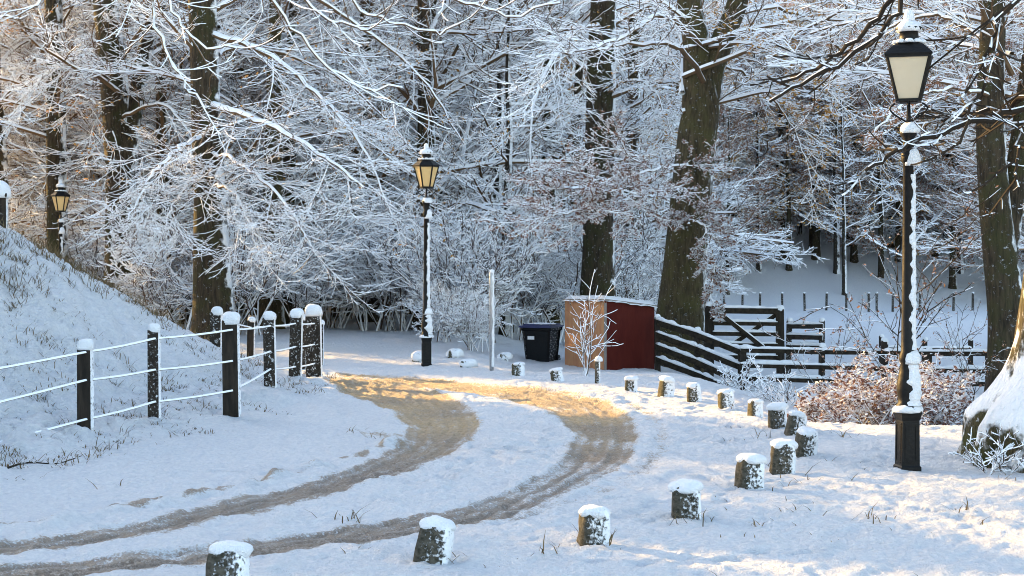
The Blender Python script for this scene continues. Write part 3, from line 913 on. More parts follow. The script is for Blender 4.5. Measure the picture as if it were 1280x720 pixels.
# big tree at the right edge: only the snowed-under root flare and the boughs reach into the picture
RB = base(1350, 18.6)
def rw(px, py, y): return W(px, py, y)
big_tree('beech_tree', 'ancient tree at the right edge with snow-covered root flare and long dark boughs',
         [RB, RB + [0, 0, 1.2], RB + [.05, 0, 3], RB + [.0, .1, 6], RB + [-.1, .1, 9], RB + [-.2, .2, 13]], [.95, .70, .62, .58, .5, .3], M_BARK_MOSSY,
         [([rw(1352, 60, 18.6), rw(1290, 128, 18.2), rw(1230, 152, 18.0), rw(1165, 172, 17.9), rw(1120, 190, 17.8), rw(1080, 216, 17.8)], .040, .30),
          ([rw(1352, 20, 18.6), rw(1290, 110, 19.2), rw(1255, 135, 19.6), rw(1200, 145, 20), rw(1150, 146, 20.3)], .035, .32),
          ([rw(1352, -60, 18.6), rw(1290, -40, 18.8), rw(1200, -30, 19), rw(1135, 0, 19), rw(1105, 38, 19), rw(1060, 72, 19), rw(1010, 98, 19), rw(962, 128, 19)], .055, .24),
          ([rw(1352, -40, 18.6), rw(1250, -60, 19.5), rw(1130, -10, 19.6), rw(1080, 40, 19.7), rw(1030, 80, 19.8), rw(975, 104, 19.9)], .045, .22),
          ([rw(1352, -20, 18.6), rw(1310, -30, 18), rw(1255, 20, 17.6), rw(1240, 60, 17.4), rw(1222, 120, 17.3), rw(1200, 180, 17.2)], .030, .35),
          ([rw(1352, 130, 18.6), rw(1310, 140, 18), rw(1278, 165, 17.6), rw(1274, 200, 17.4), rw(1268, 240, 17.3)], .028, .35)],
         M_TWIG_DARK, None, seed=10, snow=.014, n2=6, n3=4, n4=0, grav=-.03)
def root_flare():
    t = [o for o in COL.objects if o.get('label', '').startswith('ancient tree')][0]
    prof = [(-.4, 1.30), (.0, 1.30), (.15, 1.28), (.3, 1.27), (.45, 1.26), (.55, 1.24), (.66, 1.18), (.78, 1.08), (.92, .97), (1.08, .88), (1.28, .80), (1.55, .735), (1.9, .69), (2.3, .66)]
    n = 64
    V = []
    for (z, q) in prof:
        for k in range(n):
            a = 2 * math.pi * k / n
            lob = .13 * math.cos(5 * a + .6) + .07 * math.cos(9 * a + 2) + .16 * float(vnoise(math.cos(a) * 4 + 9, math.sin(a) * 4 + z * 1.2)) + .07 * float(vnoise(math.cos(a) * 11, math.sin(a) * 11 + z * 5))
            fade = min(1, max(0, (1.9 - z) / 1.4))
            g = q * (1 + lob * fade)
            V.append((g * math.cos(a), g * math.sin(a), z + .12 * fade * float(vnoise(math.cos(a) * 3 + 4, math.sin(a) * 3))))
    F = [(i * n + k, i * n + (k + 1) % n, (i + 1) * n + (k + 1) % n, (i + 1) * n + k) for i in range(len(prof) - 1) for k in range(n)]
    link('root_flare', new_mesh('root_flare', V, F, M_ROOT, True), t)
root_flare()
# tree on the bank, out of the picture to the left: its boughs hang into the top of the view
LBx, LBy = -10.4, 21.5
LB = np.array([LBx, LBy, Hs(LBx, LBy)])
def lw(a, b, y=20.5): return W(a, b, y)
big_tree('beech_tree', 'tree on the bank whose snow-laden boughs arch across the top left of the road',
         [LB, LB + [.1, 0, 2], LB + [.3, 0, 4.5], LB + [.5, .1, 7.5], LB + [.4, .2, 11]], [.55, .42, .36, .3, .16], M_BARK,
         [([LB + [.3, 0, 4.2], lw(40, -150), lw(180, -140), lw(280, -70), lw(338, 0), lw(370, 42), lw(410, 82), lw(455, 109), lw(503, 110)], .036, .16),
          ([LB + [.3, 0, 4.6], lw(60, -190, 21), lw(240, -150, 21), lw(330, -60, 21), lw(378, 0, 21), lw(415, 25, 21), lw(450, 34, 21), lw(474, 30, 21)], .034, .14),
          ([LB + [.35, 0, 5.0], lw(80, -220, 21.5), lw(260, -190, 21.5), lw(380, -80, 21.5), lw(438, 0, 21.5), lw(490, 27, 21.5), lw(545, 41, 21.5), lw(578, 28, 21.5)], .032, .15),
          ([LB + [.3, 0, 4.0], lw(20, -100, 20), lw(120, -90, 20), lw(182, -30, 20), lw(198, 40, 20), lw(214, 78, 20), lw(236, 112, 20), lw(262, 134, 20)], .042, .15),
          ([LB + [.3, 0, 4.4], lw(40, -150, 20.2), lw(150, -100, 20.2), lw(205, -10, 20.2), lw(232, 35, 20.2), (lw(262, 58, 20.2)), lw(310, 62, 20.2)], .030, .16),
          ([LB + [.35, 0, 5.2], lw(120, -260, 22), lw(330, -210, 22), lw(480, -100, 22), lw(540, -20, 22), lw(590, 10, 22), lw(640, 16, 22), lw(700, 4, 22)], .038, .14),
          ([LB + [.3, 0, 3.6], lw(-60, -60, 20), lw(10, -60, 20), lw(60, -20, 20), lw(30, 20, 20), lw(0, 22, 20)], .035, .15)],
         M_TWIG, None, seed=14, snow=.009, n2=7, n3=3, n4=0, grav=-.02)

# ---- the wood behind
rng = np.random.default_rng(99)
spots = []
def free(x, y, d):
    return all((x - a) ** 2 + (y - b) ** 2 > d * d for a, b in spots)
keyp = [(base(p, y)[0], y) for p, y in ((268, Y3), (152, Y2), (72, Y1), (748, Y5), (848, Y6), (338, Y8))]
spots += [(a, b) for a, b in keyp]
MARKX = [-999, 40, 110, 205, 300, 400, 500, 570, 650, 735, 830, 910, 985, 1060, 1140, 1215]
MARKS = ['above the left bank', 'behind the far-left lamp', 'beyond the twin-stemmed trunk', 'beyond the drooping beech', 'above the bank fence end', 'left of the middle lamp', 'behind the middle lamp',
         'above the steel pole', 'above the black bin', 'behind the straight trunk', 'beside the thick mossy beech', 'above the field gate', 'right of the field gate', 'left of the tall right lamp', 'right of the tall right lamp', 'at the right edge']
cnt = 0
tries = 0
while cnt < 265 and tries < 24000:
    tries += 1
    y = 58 + 95 * rng.random() ** .9
    px = rng.uniform(-60, 1340)
    if cnt >= 225:
        px = rng.uniform(815, 1330); y = rng.uniform(117, 150)
    x = (px - 640) / FPX * y
    if px > 800 and y < 118: continue
    if 915 < px < 1235 and y < 129 and (rng.random() < .85 or cnt >= 225): continue
    if 640 < px <= 800 and y < 64: continue
    if px < 640 and y < 58: continue
    if y > 88 and px < 800 and rng.random() < .6: continue
    if not free(x, y, (2.6 if cnt >= 225 else 3.2) if px > 800 else 3.3): continue
    spots.append((x, y))
    r = rng.random()
    if px > 800:
        k = 'russet' if r < .30 else 'gold' if r < .56 else 'right'
    elif px > 560:
        k = 'gold' if r < .12 else 'mid'
        if r > .55: k = 'right2'
    else:
        k = 'gold' if r < .14 else ('left' if px < 330 else 'mid')
    p = {'russet': RUSSET, 'gold': GOLDEN, 'right': POLE, 'right2': POLE}.get(k, BEECH)
    p = p[int(rng.integers(len(p)))]
    kind = {'russet': 'russet-leaved tree', 'gold': 'tree with golden leaves', 'right': 'slender snowy tree', 'right2': 'slender snowy tree'}.get(k, 'bare snow-laden tree')
    where = MARKS[int(np.searchsorted(MARKX, px)) - 1]
    row = ('at the wood front' if y < (126 if px > 800 else 76) else 'in mid wood' if y < (138 if px > 800 else 105) else 'deep in wood')
    lab, grp = kind + ' ' + row + ' ' + where, 'trees of the wood ' + where
    put(p, 'woodland_tree', lab, 'tree', (x, y, Hs(x, y)), rng.uniform(0, 6.28), rng.uniform(.8, 1.15), grp)
    cnt += 1

for px, y, w_ in ((1400, 40, 'leafy tree just outside the right edge whose russet sprays reach into view'), (1325, 56, 'russet tree outside the right edge beyond the fence')):
    p = base(px, y)
    put(RUSSET_NEAR, 'beech_tree', w_, 'tree', p, px * .7, 1.0, None)
# ---- understorey shrubs
sh = [(420, 60, 0), (465, 58.5, 1), (500, 58, 0), (545, 52, 1), (570, 58, 2), (600, 50, 1), (640, 57, 2), (515, 63, 2), (440, 66, 2), (380, 56, 0), (400, 62, 2), (610, 64, 2), (660, 62, 0), (690, 58, 1),
      (300, 52, 0), (220, 50, 1), (205, 54, 0), (140, 58, 1), (60, 60, 0), (20, 58, 0), (320, 62, 2), (240, 60, 2), (160, 64, 2), (560, 68, 2), (480, 70, 2), (720, 66, 2), (790, 64, 0), (820, 72, 2), (30, 70, 2), (100, 72, 2),
      (905, 124, 1), (960, 134, 1), (1040, 136, 1), (1100, 133, 0), (1150, 134, 1), (1210, 130, 0), (930, 132, 2), (1000, 138, 0), (1075, 137, 2), (1130, 138, 2), (1190, 136, 2), (1260, 124, 2)]
for i, (px, y, k) in enumerate(sh):
    p = base(px, y)
    where = MARKS[int(np.searchsorted(MARKX, px)) - 1]
    lab = ('tall', 'low', 'very tall')[k] + ' twiggy snow-laden shrub ' + ('near the trees' if y < 60 else 'further back') + ' ' + where if px < 850 else 'snowy shrub at the far field edge ' + where
    grp = 'shrubs of the wood ' + where
    put_shrub(SHRUB[k], 'woodland_shrub', lab, 'shrub', p, rng.uniform(0, 6.28), rng.uniform(.85, 1.25), grp)

# ---- trees on the sunny side, out of the picture to the left, whose gaps let bars of low sun through
def sunside(p_, dist, proto, sc):
    """p_: place across the sunbeams, dist: metres towards the sun"""
    x = .66 * p_ - .75 * dist; y = .75 * p_ + .66 * dist
    put(proto, 'woodland_tree', 'tree of the wood to the left of the bank, outside the view', 'tree', (x, y, Hs(x, y)), p_ * 3.1 + dist, sc, 'trees left of the bank')
def evergreen_proto(seed, h, r0):
    r = np.random.default_rng(seed)
    n = 9000
    z = r.random(n) ** .8 * (h - .6) + .6
    rad = r0 * np.clip((h - z) / h * 4.5, .05, 1) * np.sqrt(r.random(n)) * (1 + .25 * np.sin(z * 5))
    a = r.uniform(0, 6.283, n)
    c = np.stack([rad * np.cos(a), rad * np.sin(a), z], 1)
    u = norm(r.normal(size=(n, 3))); w = norm(np.cross(u, r.normal(size=(n, 3))))
    L = r.uniform(.12, .26, n)[:, None]
    V = np.stack([c - u * L, c + w * L * .6, c + u * L, c - w * L * .6], 1).reshape(-1, 3)
    p = Proto()
    p.trunk = trunk_mesh('trunk', [(0, 0, -.5), (0, 0, h * .5), (0, 0, h)], [.22, .15, .03], M_BARK, 10, 14, .3, seed)
    p.crown = new_mesh('crown', V, np.arange(n * 4).reshape(-1, 4), M_LEAF_GREEN); p.leaf = None
    return p
SUN_BLOCK_YEW = evergreen_proto(77, 13.0, 2.0)  # unseen dense yews, added and shaped to block the low sun
for i, (p_, d_) in enumerate(((8.3, 46), (11.8, 49), (17.7, 47), (5.0, 48), (24.9, 62), (16.8, 52))):
    x_ = .66 * p_ - .75 * d_; y_ = .75 * p_ + .66 * d_
    put(SUN_BLOCK_YEW, 'sun_block_yew', 'dark columnar yew added to block sun left of the bank, outside the view', 'tree', (x_, y_, Hs(x_, y_)), i * 1.7, 1.0, 'added sun-blocking yews left of the bank').scale = (.95, .95, 1.0) if i == 2 else (.8, .8, 1) if i == 4 else (1, 1, 1)
SUNSIDE = [(p, 52, .55) for p in (36, 38.5, 41, 44, 47, 50, 53, 57, 61, 65, 69, 74)] + [(p, 61, .6) for p in (35, 37.5, 40, 42.5, 45.5, 48.5, 52, 55, 59, 63, 67, 72, 77)] + \
          [(13.6, 52, .8), (15.6, 60, .75), (3, 45, .9), (-2, 50, 1), (-7, 46, 1)]
for i, (p_, d_, s_) in enumerate(SUNSIDE):
    sunside(p_, d_, BEECH[i % 3], s_)

# ------------------------------------------------------------------ beech hedge, bushes and saplings on the right
def hedge():
    r = np.random.default_rng(5)
    b = base(1105, 27.0)
    t = thing('beech_hedge', 'low russet beech hedge dusted with snow behind the tall right lamp', 'hedge', tuple(b))
    n = 90
    px = r.uniform(1008, 1212, n); yy = r.uniform(25.2, 29.0, n)
    K = 6
    P = np.zeros((n, K, 3))
    P[:, 0, 0] = (px - 640) / FPX * yy; P[:, 0, 1] = yy; P[:, 0, 2] = H(P[:, 0, 0], yy) - .1
    d = norm(np.stack([r.normal(0, .45, n), r.normal(0, .45, n), np.ones(n)], 1))
    edge = np.minimum((px - 1000) / 60, (1222 - px) / 50).clip(.35, 1)
    ln = 1.05 * r.uniform(.6, 1.15, n) * edge / (K - 1)
    for k in range(1, K):
        P[:, k] = P[:, k - 1] + d * ln[:, None]
        d = norm(d + r.normal(0, .15, (n, 3)))
    P -= b
    R = np.full((n, 1), .012) * np.linspace(1, .4, K)[None]
    P2, R2 = grow(r, P, R, 6, .5, 4, .8, 1.3, 0, .1, .15, .1, .6, .4, .005)
    P3, R3 = grow(r, P2, R2, 4, .55, 3, .8, 1.0, 0, .1, .15, .1, .6, .4, .003)
    link('stems', sets_mesh('stems', [(P, R, .012, 5)], M_TWIG), t)['kind'] = 'stuff'
    link('twigs', sets_mesh('twigs', [(P2, R2, .008, 4), (P3, R3, .006, 4)], M_TWIG), t)['kind'] = 'stuff'
    v, f = leaves(r, P3, 21000, .046, .05)
    o = link('leaves', new_mesh('leaves', v, f, M_LEAF_HEDGE), t); o['kind'] = 'stuff'
hedge()
SAP = shrub_proto(51, 4, 3.4, .03, 6, 4, 0, .003, M_TWIG_DARK, M_LEAF_RUSSET, 330, .035, .016, .22, split=True)
put_shrub(SAP, 'beech_sapling', 'leafy sapling with sparse russet leaves behind the tall right lamp', 'sapling', base(1118, 29.5), .6, 1.15)
put_shrub(SAP, 'beech_sapling', 'sparse leafy sapling between the hedge and the field fence', 'sapling', base(1040, 30.5), 2.2, .62)
put_shrub(SAP, 'beech_sapling', 'thin sapling in front of the brown trunk at the right edge', 'sapling', base(1215, 30), 4.0, .7)
BUSH = shrub_proto(52, 6, 2.5, .05, 5, 2, 0, .008, M_BUSH, None, 0, .04, .016, .36, split=True)
put_shrub(BUSH, 'snowy_bush', 'white snow-coated bush in front of the shed', 'bush', GT(733, 470), .3, .82)
BUSH2 = shrub_proto(53, 14, 1.1, .12, 5, 3, 0, .014, M_BUSH, None, 0, .04, .010, .8)
put_shrub(BUSH2, 'snowy_bush', 'small snowed-over bramble at the foot of the rail fence', 'bush', GT(925, 487), 1.3, 1.0)
put_shrub(BUSH2, 'snowy_bush', 'snowy bramble beside the root of the tree at the right edge', 'bush', GT(1245, 590), .2, .6)
put_shrub(BUSH2, 'snowy_bush', 'snowy bramble left of the russet hedge', 'bush', GT(975, 505), 2.6, .8)
put_shrub(SHRUB[1], 'snowy_bush', 'low twiggy snowy bush behind the middle lamp', 'bush', base(555, 47), 2.0, .55)
put_shrub(SHRUB[1], 'snowy_bush', 'low twiggy snowy bush right of the middle lamp', 'bush', base(592, 44), 1.0, .5)

# ------------------------------------------------------------------ lamps
def lamp(label, px, y, hgt, sides, rz, snowy=True, seed=0):
    b = base(px, y); b[2] -= .03
    t = thing('street_lamp', label, 'street lamp', tuple(b), 0, 'old lanterns on black posts')
    k = hgt / 579.0
    z = lambda yy: (587 - yy) * k
    m = k / .00945
    # pedestal: square plinth, shaft with raised panels, moulded top
    MB().lathe([(-.12, .175 * m), (z(580), .175 * m), (z(578), .155 * m), (z(522), .15 * m), (z(518), .165 * m), (z(513), .18 * m), (z(510), .175 * m)], 4, rz=math.radians(8)).part('pedestal', M_IRONS, t)
    fr = MB()
    for q in range(4):
        a = math.radians(8) + q * math.pi / 2
        c, s = math.cos(a), math.sin(a)
        rr = .15 * m * math.cos(math.pi / 4) + .003
        for (u0, u1, v0, v1) in ((-.072, -.058, 572, 528), (.058, .072, 572, 528)):
            um = (u0 + u1) / 2 * m
            fr.box((rr * c - um * s, rr * s + um * c, (z(v0) + z(v1)) / 2), .012, .016 * m, z(v1) - z(v0), a)
        for v in (574, 526):
            fr.box((rr * c, rr * s, z(v)), .012, .155 * m, .018 * m, a)
    fr.part('panel_frame', M_IRON, t)
    prof = [(z(511), .15), (z(507), .17), (z(500), .11), (z(493), .115), (z(486), .13), (z(476), .125), (z(462), .10), (z(452), .085), (z(448), .10), (z(442), .10), (z(436), .078),
            (z(330), .068), (z(202), .060), (z(199), .082), (z(190), .085), (z(184), .062), (z(170), .066), (z(166), .095), (z(160), .10), (z(156), .085), (z(150), .03), (z(126), .018)]
    rf = lambda zz: float(np.interp(zz, [p[0] for p in prof], [p[1] * m for p in prof]))
    post = MB().lathe([(a, r * m) for a, r in prof], 16).part('post', M_IRON, t, True)
    br = MB()
    nb = 4
    for q in range(nb):
        a = rz + math.pi / 4 * (0 if sides == 6 else 1) + q * 2 * math.pi / nb if sides != 4 else q * math.pi / 2 + rz
        pts = []
        for j in range(11):
            e = j / 10
            rr = (.02 + .20 * math.sin(e * math.pi * .62) ** 1.1 - (.05 * max(0, e - .75) * 4)) * m
            pts.append((rr * math.cos(a), rr * math.sin(a), z(150) + (z(126) - z(150)) * e))
        br.tube(pts, .012 * m, 6)
    br.part('scroll_bracket', M_IRON, t, True)
    # lantern: tapered glazed box, sides wider at the top
    rt, rb = (.345, .18) if sides == 4 else (.30, .165)
    rt *= m; rb *= m
    zb, zt = z(123), z(70)
    cor = [rz + math.pi / sides + q * 2 * math.pi / sides for q in range(sides)]
    pt = lambda r, a, zz: np.array([r * math.cos(a), r * math.sin(a), zz])
    lf = MB()
    for a in cor:
        lf.beam(pt(rb, a, zb), pt(rt, a, zt), .028 * m, .028 * m, (math.cos(a), math.sin(a), 0.2))
    for r_, zz, hh in ((rb, zb, .03), (rt, zt, .03)):
        for q in range(sides):
            lf.beam(pt(r_, cor[q], zz), pt(r_, cor[(q + 1) % sides], zz), .034 * m, hh * m)
    lant = lf.part('lantern_frame', M_IRON, t)
    MB().lathe([(zb - .03 * m, rb * .75), (zb - .008 * m, rb * .97)], sides, rz=rz).part('lantern_floor', M_IRON, t)
    for q in range(sides):
        a0, a1 = cor[q], cor[(q + 1) % sides]
        v = [pt(rb * .97, a0, zb + .01), pt(rb * .97, a1, zb + .01), pt(rt * .97, a1, zt - .01), pt(rt * .97, a0, zt - .01)]
        cen = sum(v) / 4
        out = np.array([cen[0], cen[1], 0]); out /= np.linalg.norm(out)
        v2 = [p - out * .006 for p in v]
        MB().add(v + v2, [(0, 1, 2, 3), (7, 6, 5, 4), (0, 4, 5, 1), (1, 5, 6, 2), (2, 6, 7, 3), (3, 7, 4, 0)]).part('pane', M_PANE if sides == 4 else M_PANE_AMBER, lant)
    roof = MB().lathe([(zt + .01 * m, rt * 1.10), (z(67), rt * 1.12), (z(63), rt * .98), (z(56), rt * .72), (z(53), rt * .52), (z(51), rt * .40)], sides, rz=rz).part('lantern_roof', M_IRON, t)
    MB().lathe([(z(52), .135 * m), (z(46), .115 * m), (z(38), .105 * m), (z(36), .15 * m), (z(33), .16 * m), (z(29), .12 * m), (z(24), .06 * m), (z(22), .035 * m), (z(18), .05 * m), (z(13), .03 * m), (z(9), .008 * m)], 12).part('vent', M_IRON, t, True)
    # snow
    def bl(yy, r, h, s, dx=0.0):
        v, f = blob((dx * m, -.02 * dx * m, z(yy)), r * m, r * m, h * m, seed * 10 + s)
        MB().add(v, f).part('snow_cap', M_SNOW, t, True)
    bl(34, .16, .10, 1); bl(21, .065, .11, 2)
    bl(160, .112, .10, 3, .02); bl(198, .10, .17, 4, .04)
    bl(447, .12, .13, 5, .03); bl(509, .185, .08, 6, .0)
    v, f = plaster((0, 0, 0), z(434), z(215), lambda q: rf(q) , math.radians(-28), .75, .022 * m, seed + 1, 90); MB().add(v, f).part('snow_crust', M_SNOW, t, True)
    v, f = plaster((0, 0, 0), z(503), z(452), lambda q: rf(q), math.radians(-40), .95, .035 * m, seed + 2, 24); MB().add(v, f).part('snow_crust', M_SNOW, t, True)
    # rim of snow caught on the roof edge
    rm = MB()
    for q in range(9):
        a = q * 2 * math.pi / 9 + seed
        v, f = blob((.15 * m * math.cos(a), .15 * m * math.sin(a), z(51)), .05 * m, .05 * m, .035 * m, seed + q); rm.add(v, f)
    rm.part('snow', M_SNOW, roof, True)['kind'] = 'stuff'
    return t
lamp('tall black lamp nearest the camera on the right, with a wide square lantern', 1135, 17.95, 5.47, 4, math.radians(-106), seed=1)
lamp('black lamp in the middle of the picture beyond the bend', 533, 36.8, 5.42, 6, math.radians(-87), seed=2)
lamp('smallest black lamp, rising behind the bank on the far left', 76, 50.0, 5.3, 6, math.radians(-73), seed=3)

# ------------------------------------------------------------------ stones along the outside of the bend
def stone_mesh(seed, mat, w=.28, h=.46):
    r = np.random.default_rng(seed)
    prof = [(-.18, .54), (.0, .53), (.12, .52), (.24, .51), (.33, .49), (.39, .45), (.425, .36), (.44, .18)]
    n = 20
    v = []
    for (z, q) in prof:
        for k in range(n):
            a = 2 * math.pi * k / n
            # squarish hewn section
            e = 1 / (abs(math.cos(a)) ** 5 + abs(math.sin(a)) ** 5) ** .2
            g = 1 + .07 * float(vnoise(a * 2.2 + seed, z * 9)) * 2
            v.append((w * q * e * g * math.cos(a), w * q * e * g * math.sin(a), z * h / .44 * (1 + .04 * float(vnoise(a * 2 + seed, 3.3)))))
    f = []
    for i in range(len(prof) - 1):
        for k in range(n):
            f.append((i * n + k, i * n + (k + 1) % n, (i + 1) * n + (k + 1) % n, (i + 1) * n + k))
    f.append(tuple((len(prof) - 1) * n + k for k in range(n)))
    return new_mesh('stone', v, f, mat, True)
ST = [stone_mesh(i, M_STONE) for i in range(4)] + [stone_mesh(i + 9, M_STONEF) for i in range(3)]
def cap_mesh(seed):
    v, f = blob((0.008, 0, .395), .146, .146, .085, seed, .15, 20, 9, -.55, 1)
    return new_mesh('snow_cap', v, f, M_SNOW, True)
CAPS = [cap_mesh(60 + i) for i in range(5)]
stones = [(282, 742, 'cut off by the lower edge of the picture, left of the others'), (540, 700, 'with a dark mossy face leaning over beside the rut'), (742, 679, 'third from the left along the front edge'),
          (858, 646, 'fourth from the left along the front edge'), (936, 609, 'fifth from the left, lower left of the close cluster'), (978, 590, 'nearest one of the close cluster on the bend'),
          (1006, 569, 'rightmost of the close cluster on the bend'), (993, 543, 'far right one of the cluster, level with the russet hedge'), (972, 535, 'hindmost one of the close cluster on the bend'),
          (944, 521, 'just beyond the close cluster'), (908, 510, 'in front of the snowed-over bramble'), (868, 502, 'below the slanting rails'), (832, 496, 'in front of the slanting rails'),
          (789, 490, 'in front of the red side of the shed'), (697, 476, 'in front of the black bin'), (648, 469, 'to the lower left of the black bin')]
for i, (px, py, w) in enumerate(stones):
    p = GT(px, py)
    far = i >= 9
    me = ST[4 + i % 3] if far else ST[i % 4]
    rr = np.random.default_rng(i + 70)
    t = thing('stone_bollard', 'snow-capped stone bollard ' + w, 'bollard', tuple(p), rr.uniform(-.35, .35), 'stone bollards round the bend')
    t.rotation_euler[0] = rr.normal(0, .08); t.rotation_euler[1] = .16 if i == 1 else rr.normal(0, .08)
    s = (.84 if far else .90) * rr.uniform(.92, 1.08)
    t.scale = (s * rr.uniform(.92, 1.08), s, s * (.72 if i >= 14 else .76 + .14 * rr.random()))
    link('stone', me, t); link('snow_cap', CAPS[i % 5], t, rz=i * 1.3)
# wooden marker stake near the bush
p = GT(747, 480)
t = thing('marker_stake', 'short greenish wooden stake with snow cap in front of the shed', 'stake', tuple(p))
MB().lathe([(-.2, .06), (.45, .058), (.5, .05)], 8, noise=.03).part('stake', M_STONE, t)
v, f = blob((0.02, 0, .49), .085, .085, .08, 4); MB().add(v, f).part('snow_cap', M_SNOW, t, True)
for i, (px, py, r_) in enumerate(((567, 447, .22), (523, 452, .25), (735, 452, .2), (582, 460, .2), (630, 450, .2))):
    p = GT(px, py)
    v, f = blob((0, 0, 0), r_ * 1.1, r_ * .9, r_ * .75, 80 + i, .3, 14, 7, -.3)
    w = ('right of the middle lamp', 'at the foot of the middle lamp', 'by the bush near the shed', 'in the snow before the middle lamp', 'right of the steel pole')[i]
    t = thing('snowed_over_stone', 'low stone buried in snow ' + w, 'stone', tuple(p), 0, 'stones buried in snow')
    link('stone', stone_mesh(30 + i, M_STONEF, r_ * 1.2, r_ * .9), t)
    MB().add(v, f).part('snow_cap', M_SNOW, t, True, loc=(.05, .03, r_ * .35))

# ------------------------------------------------------------------ post and wire fence on the bank
def post_piece(parent, p, h, w, seed, cap=True, crust=False, d=None):
    r = np.random.default_rng(seed)
    d = d or w * .9
    v = []
    lean = r.normal(0, .015, 2)
    for zz, q in ((-.4, 1), (h * .5, .98), (h - .02, .96), (h, .88)):
        for (i, j) in ((-1, -1), (1, -1), (1, 1), (-1, 1)):
            v.append((p[0] + i * w / 2 * q + lean[0] * zz, p[1] + j * d / 2 * q + lean[1] * zz, p[2] + zz))
    f = []
    for a in range(3):
        for k in range(4):
            f.append((a * 4 + k, a * 4 + (k + 1) % 4, (a + 1) * 4 + (k + 1) % 4, (a + 1) * 4 + k))
    f.append((12, 13, 14, 15))
    o = MB().add(v, f).part('post', M_RAILSNOW if crust else M_POST, parent)
    if cap:
        v, f = blob((p[0] + lean[0] * h + .01, p[1] + lean[1] * h, p[2] + h - .01), w * .56, d * .56, w * .55, seed + 3, .16, 16, 8, -.45, 1)
        MB().add(v, f).part('snow_cap', M_SNOW, o, True)
    return o
FP = [(-150, 18.0, 575, 455, .20, 0), (107, 21.0, 533, 432, .19, 0), (193, 22.5, 513, 411, .165, 1), (290, 24.0, 502, 400, .25, 0), (338, 28.0, 478, 396, .21, 1), (369, 30.0, 473, 393, .235, 1), (393, 31.5, 468, 390, .31, 1)]
fen = thing('post_and_wire_fence', 'dark post and wire fence with snow caps along the foot of the bank', 'fence', tuple(W(290, 502, 24)))
fo = np.array(fen.location)
tops = []
for i, (px, y, yb, yt, w, cr) in enumerate(FP):
    b = W(px, yb, y); tp = W(px, yt, y)
    b[2] = min(b[2], Hs(b[0], b[1]) + .02)
    post_piece(fen, b - fo, tp[2] - b[2], w, 300 + i, True, bool(cr))
    tops.append((px, y))
wires = [[(-150, 486), (107, 441), (193, 424), (290, 413), (338, 408), (369, 405), (393, 405)],
         [(-150, 538), (107, 476), (193, 463), (290, 452), (338, 440), (369, 434), (393, 431)],
         [(-150, 590), (107, 525), (193, 503), (290, 489), (338, 462), (369, 459), (393, 455)]]
for j, wl in enumerate(wires):
    pts = []
    for i, (px, py) in enumerate(wl):
        q = W(px, py, FP[i][1] - FP[i][4] * .55)
        if i:
            pr = pts[-1]
            for e in (.25, .5, .75):
                mid = pr * (1 - e) + (q - fo) * e
                mid[2] -= .015 * math.sin(e * math.pi)
                pts.append(mid)
        pts.append(q - fo)
    P = np.array(pts)[None]
    v, f = tubes(P, np.full(P.shape[:2], .009), .020, 6)
    link('wire', new_mesh('wire', v, f, M_WIRE), fen)
# second run on the back of the bank
fb = thing('post_and_wire_fence', 'short run of fence behind the bank end with snowy post tops', 'fence', tuple(W(313, 440, 33)))
fo2 = np.array(fb.location)
bp = []
for i, (px, y, yb, yt, w) in enumerate(((270, 31, 420, 390, .22), (313, 33, 442, 400, .15), (378, 35, 445, 397, .17), (400, 37, 447, 404, .17))):
    b = W(px, yb, y); tp = W(px, yt, y); b[2] = min(b[2], Hs(b[0], b[1]) + .05)
    post_piece(fb, b - fo2, tp[2] - b[2], w, 340 + i, True, i != 1)
    bp.append(W(px, yt + 10, y - .1) - fo2)
v, f = tubes(np.array(bp)[None], np.full((1, 4), .010), .022, 6)
link('wire', new_mesh('wire', v, f, M_WIRE), fb)
# fallen stick lying on the bank
for i, (a, b, lab) in enumerate((((10, 594, 17.6), (102, 567, 18.6), 'loose brown stick lying in the snow at the left edge below the fence'),)):
    p0, p1 = W(*a), W(*b)
    t = thing('fallen_stick', lab, 'stick', (p0[0], p0[1], Hs(p0[0], p0[1])))
    pts = []
    for e in np.linspace(0, 1, 9):
        q = p0 * (1 - e) + p1 * e
        pts.append((q[0] - p0[0], q[1] - p0[1], Hs(q[0], q[1]) - Hs(p0[0], p0[1]) + .06 + .03 * math.sin(e * 7)))
    v, f = tubes(np.array(pts)[None], np.linspace(.014, .005, 9)[None], .0, 6)
    link('stick', new_mesh('stick', v, f, M_RAIL), t)
# snow-capped pillar at the crest of the bank, left edge
p = W(-2, 262, 30); p[2] = Hs(p[0], p[1])
t = thing('gate_pillar', 'dark snow-capped pillar at the left edge on top of the bank', 'pillar', tuple(p))
hh = W(0, 242, 30)[2] - p[2]
MB().lathe([(-.3, .24), (hh - .1, .23), (hh - .05, .26), (hh, .26)], 4, rz=.2).part('shaft', M_POST, t)
v, f = blob((0, 0, hh), .25, .25, .26, 5, .12); MB().add(v, f).part('snow_cap', M_SNOW, t, True)

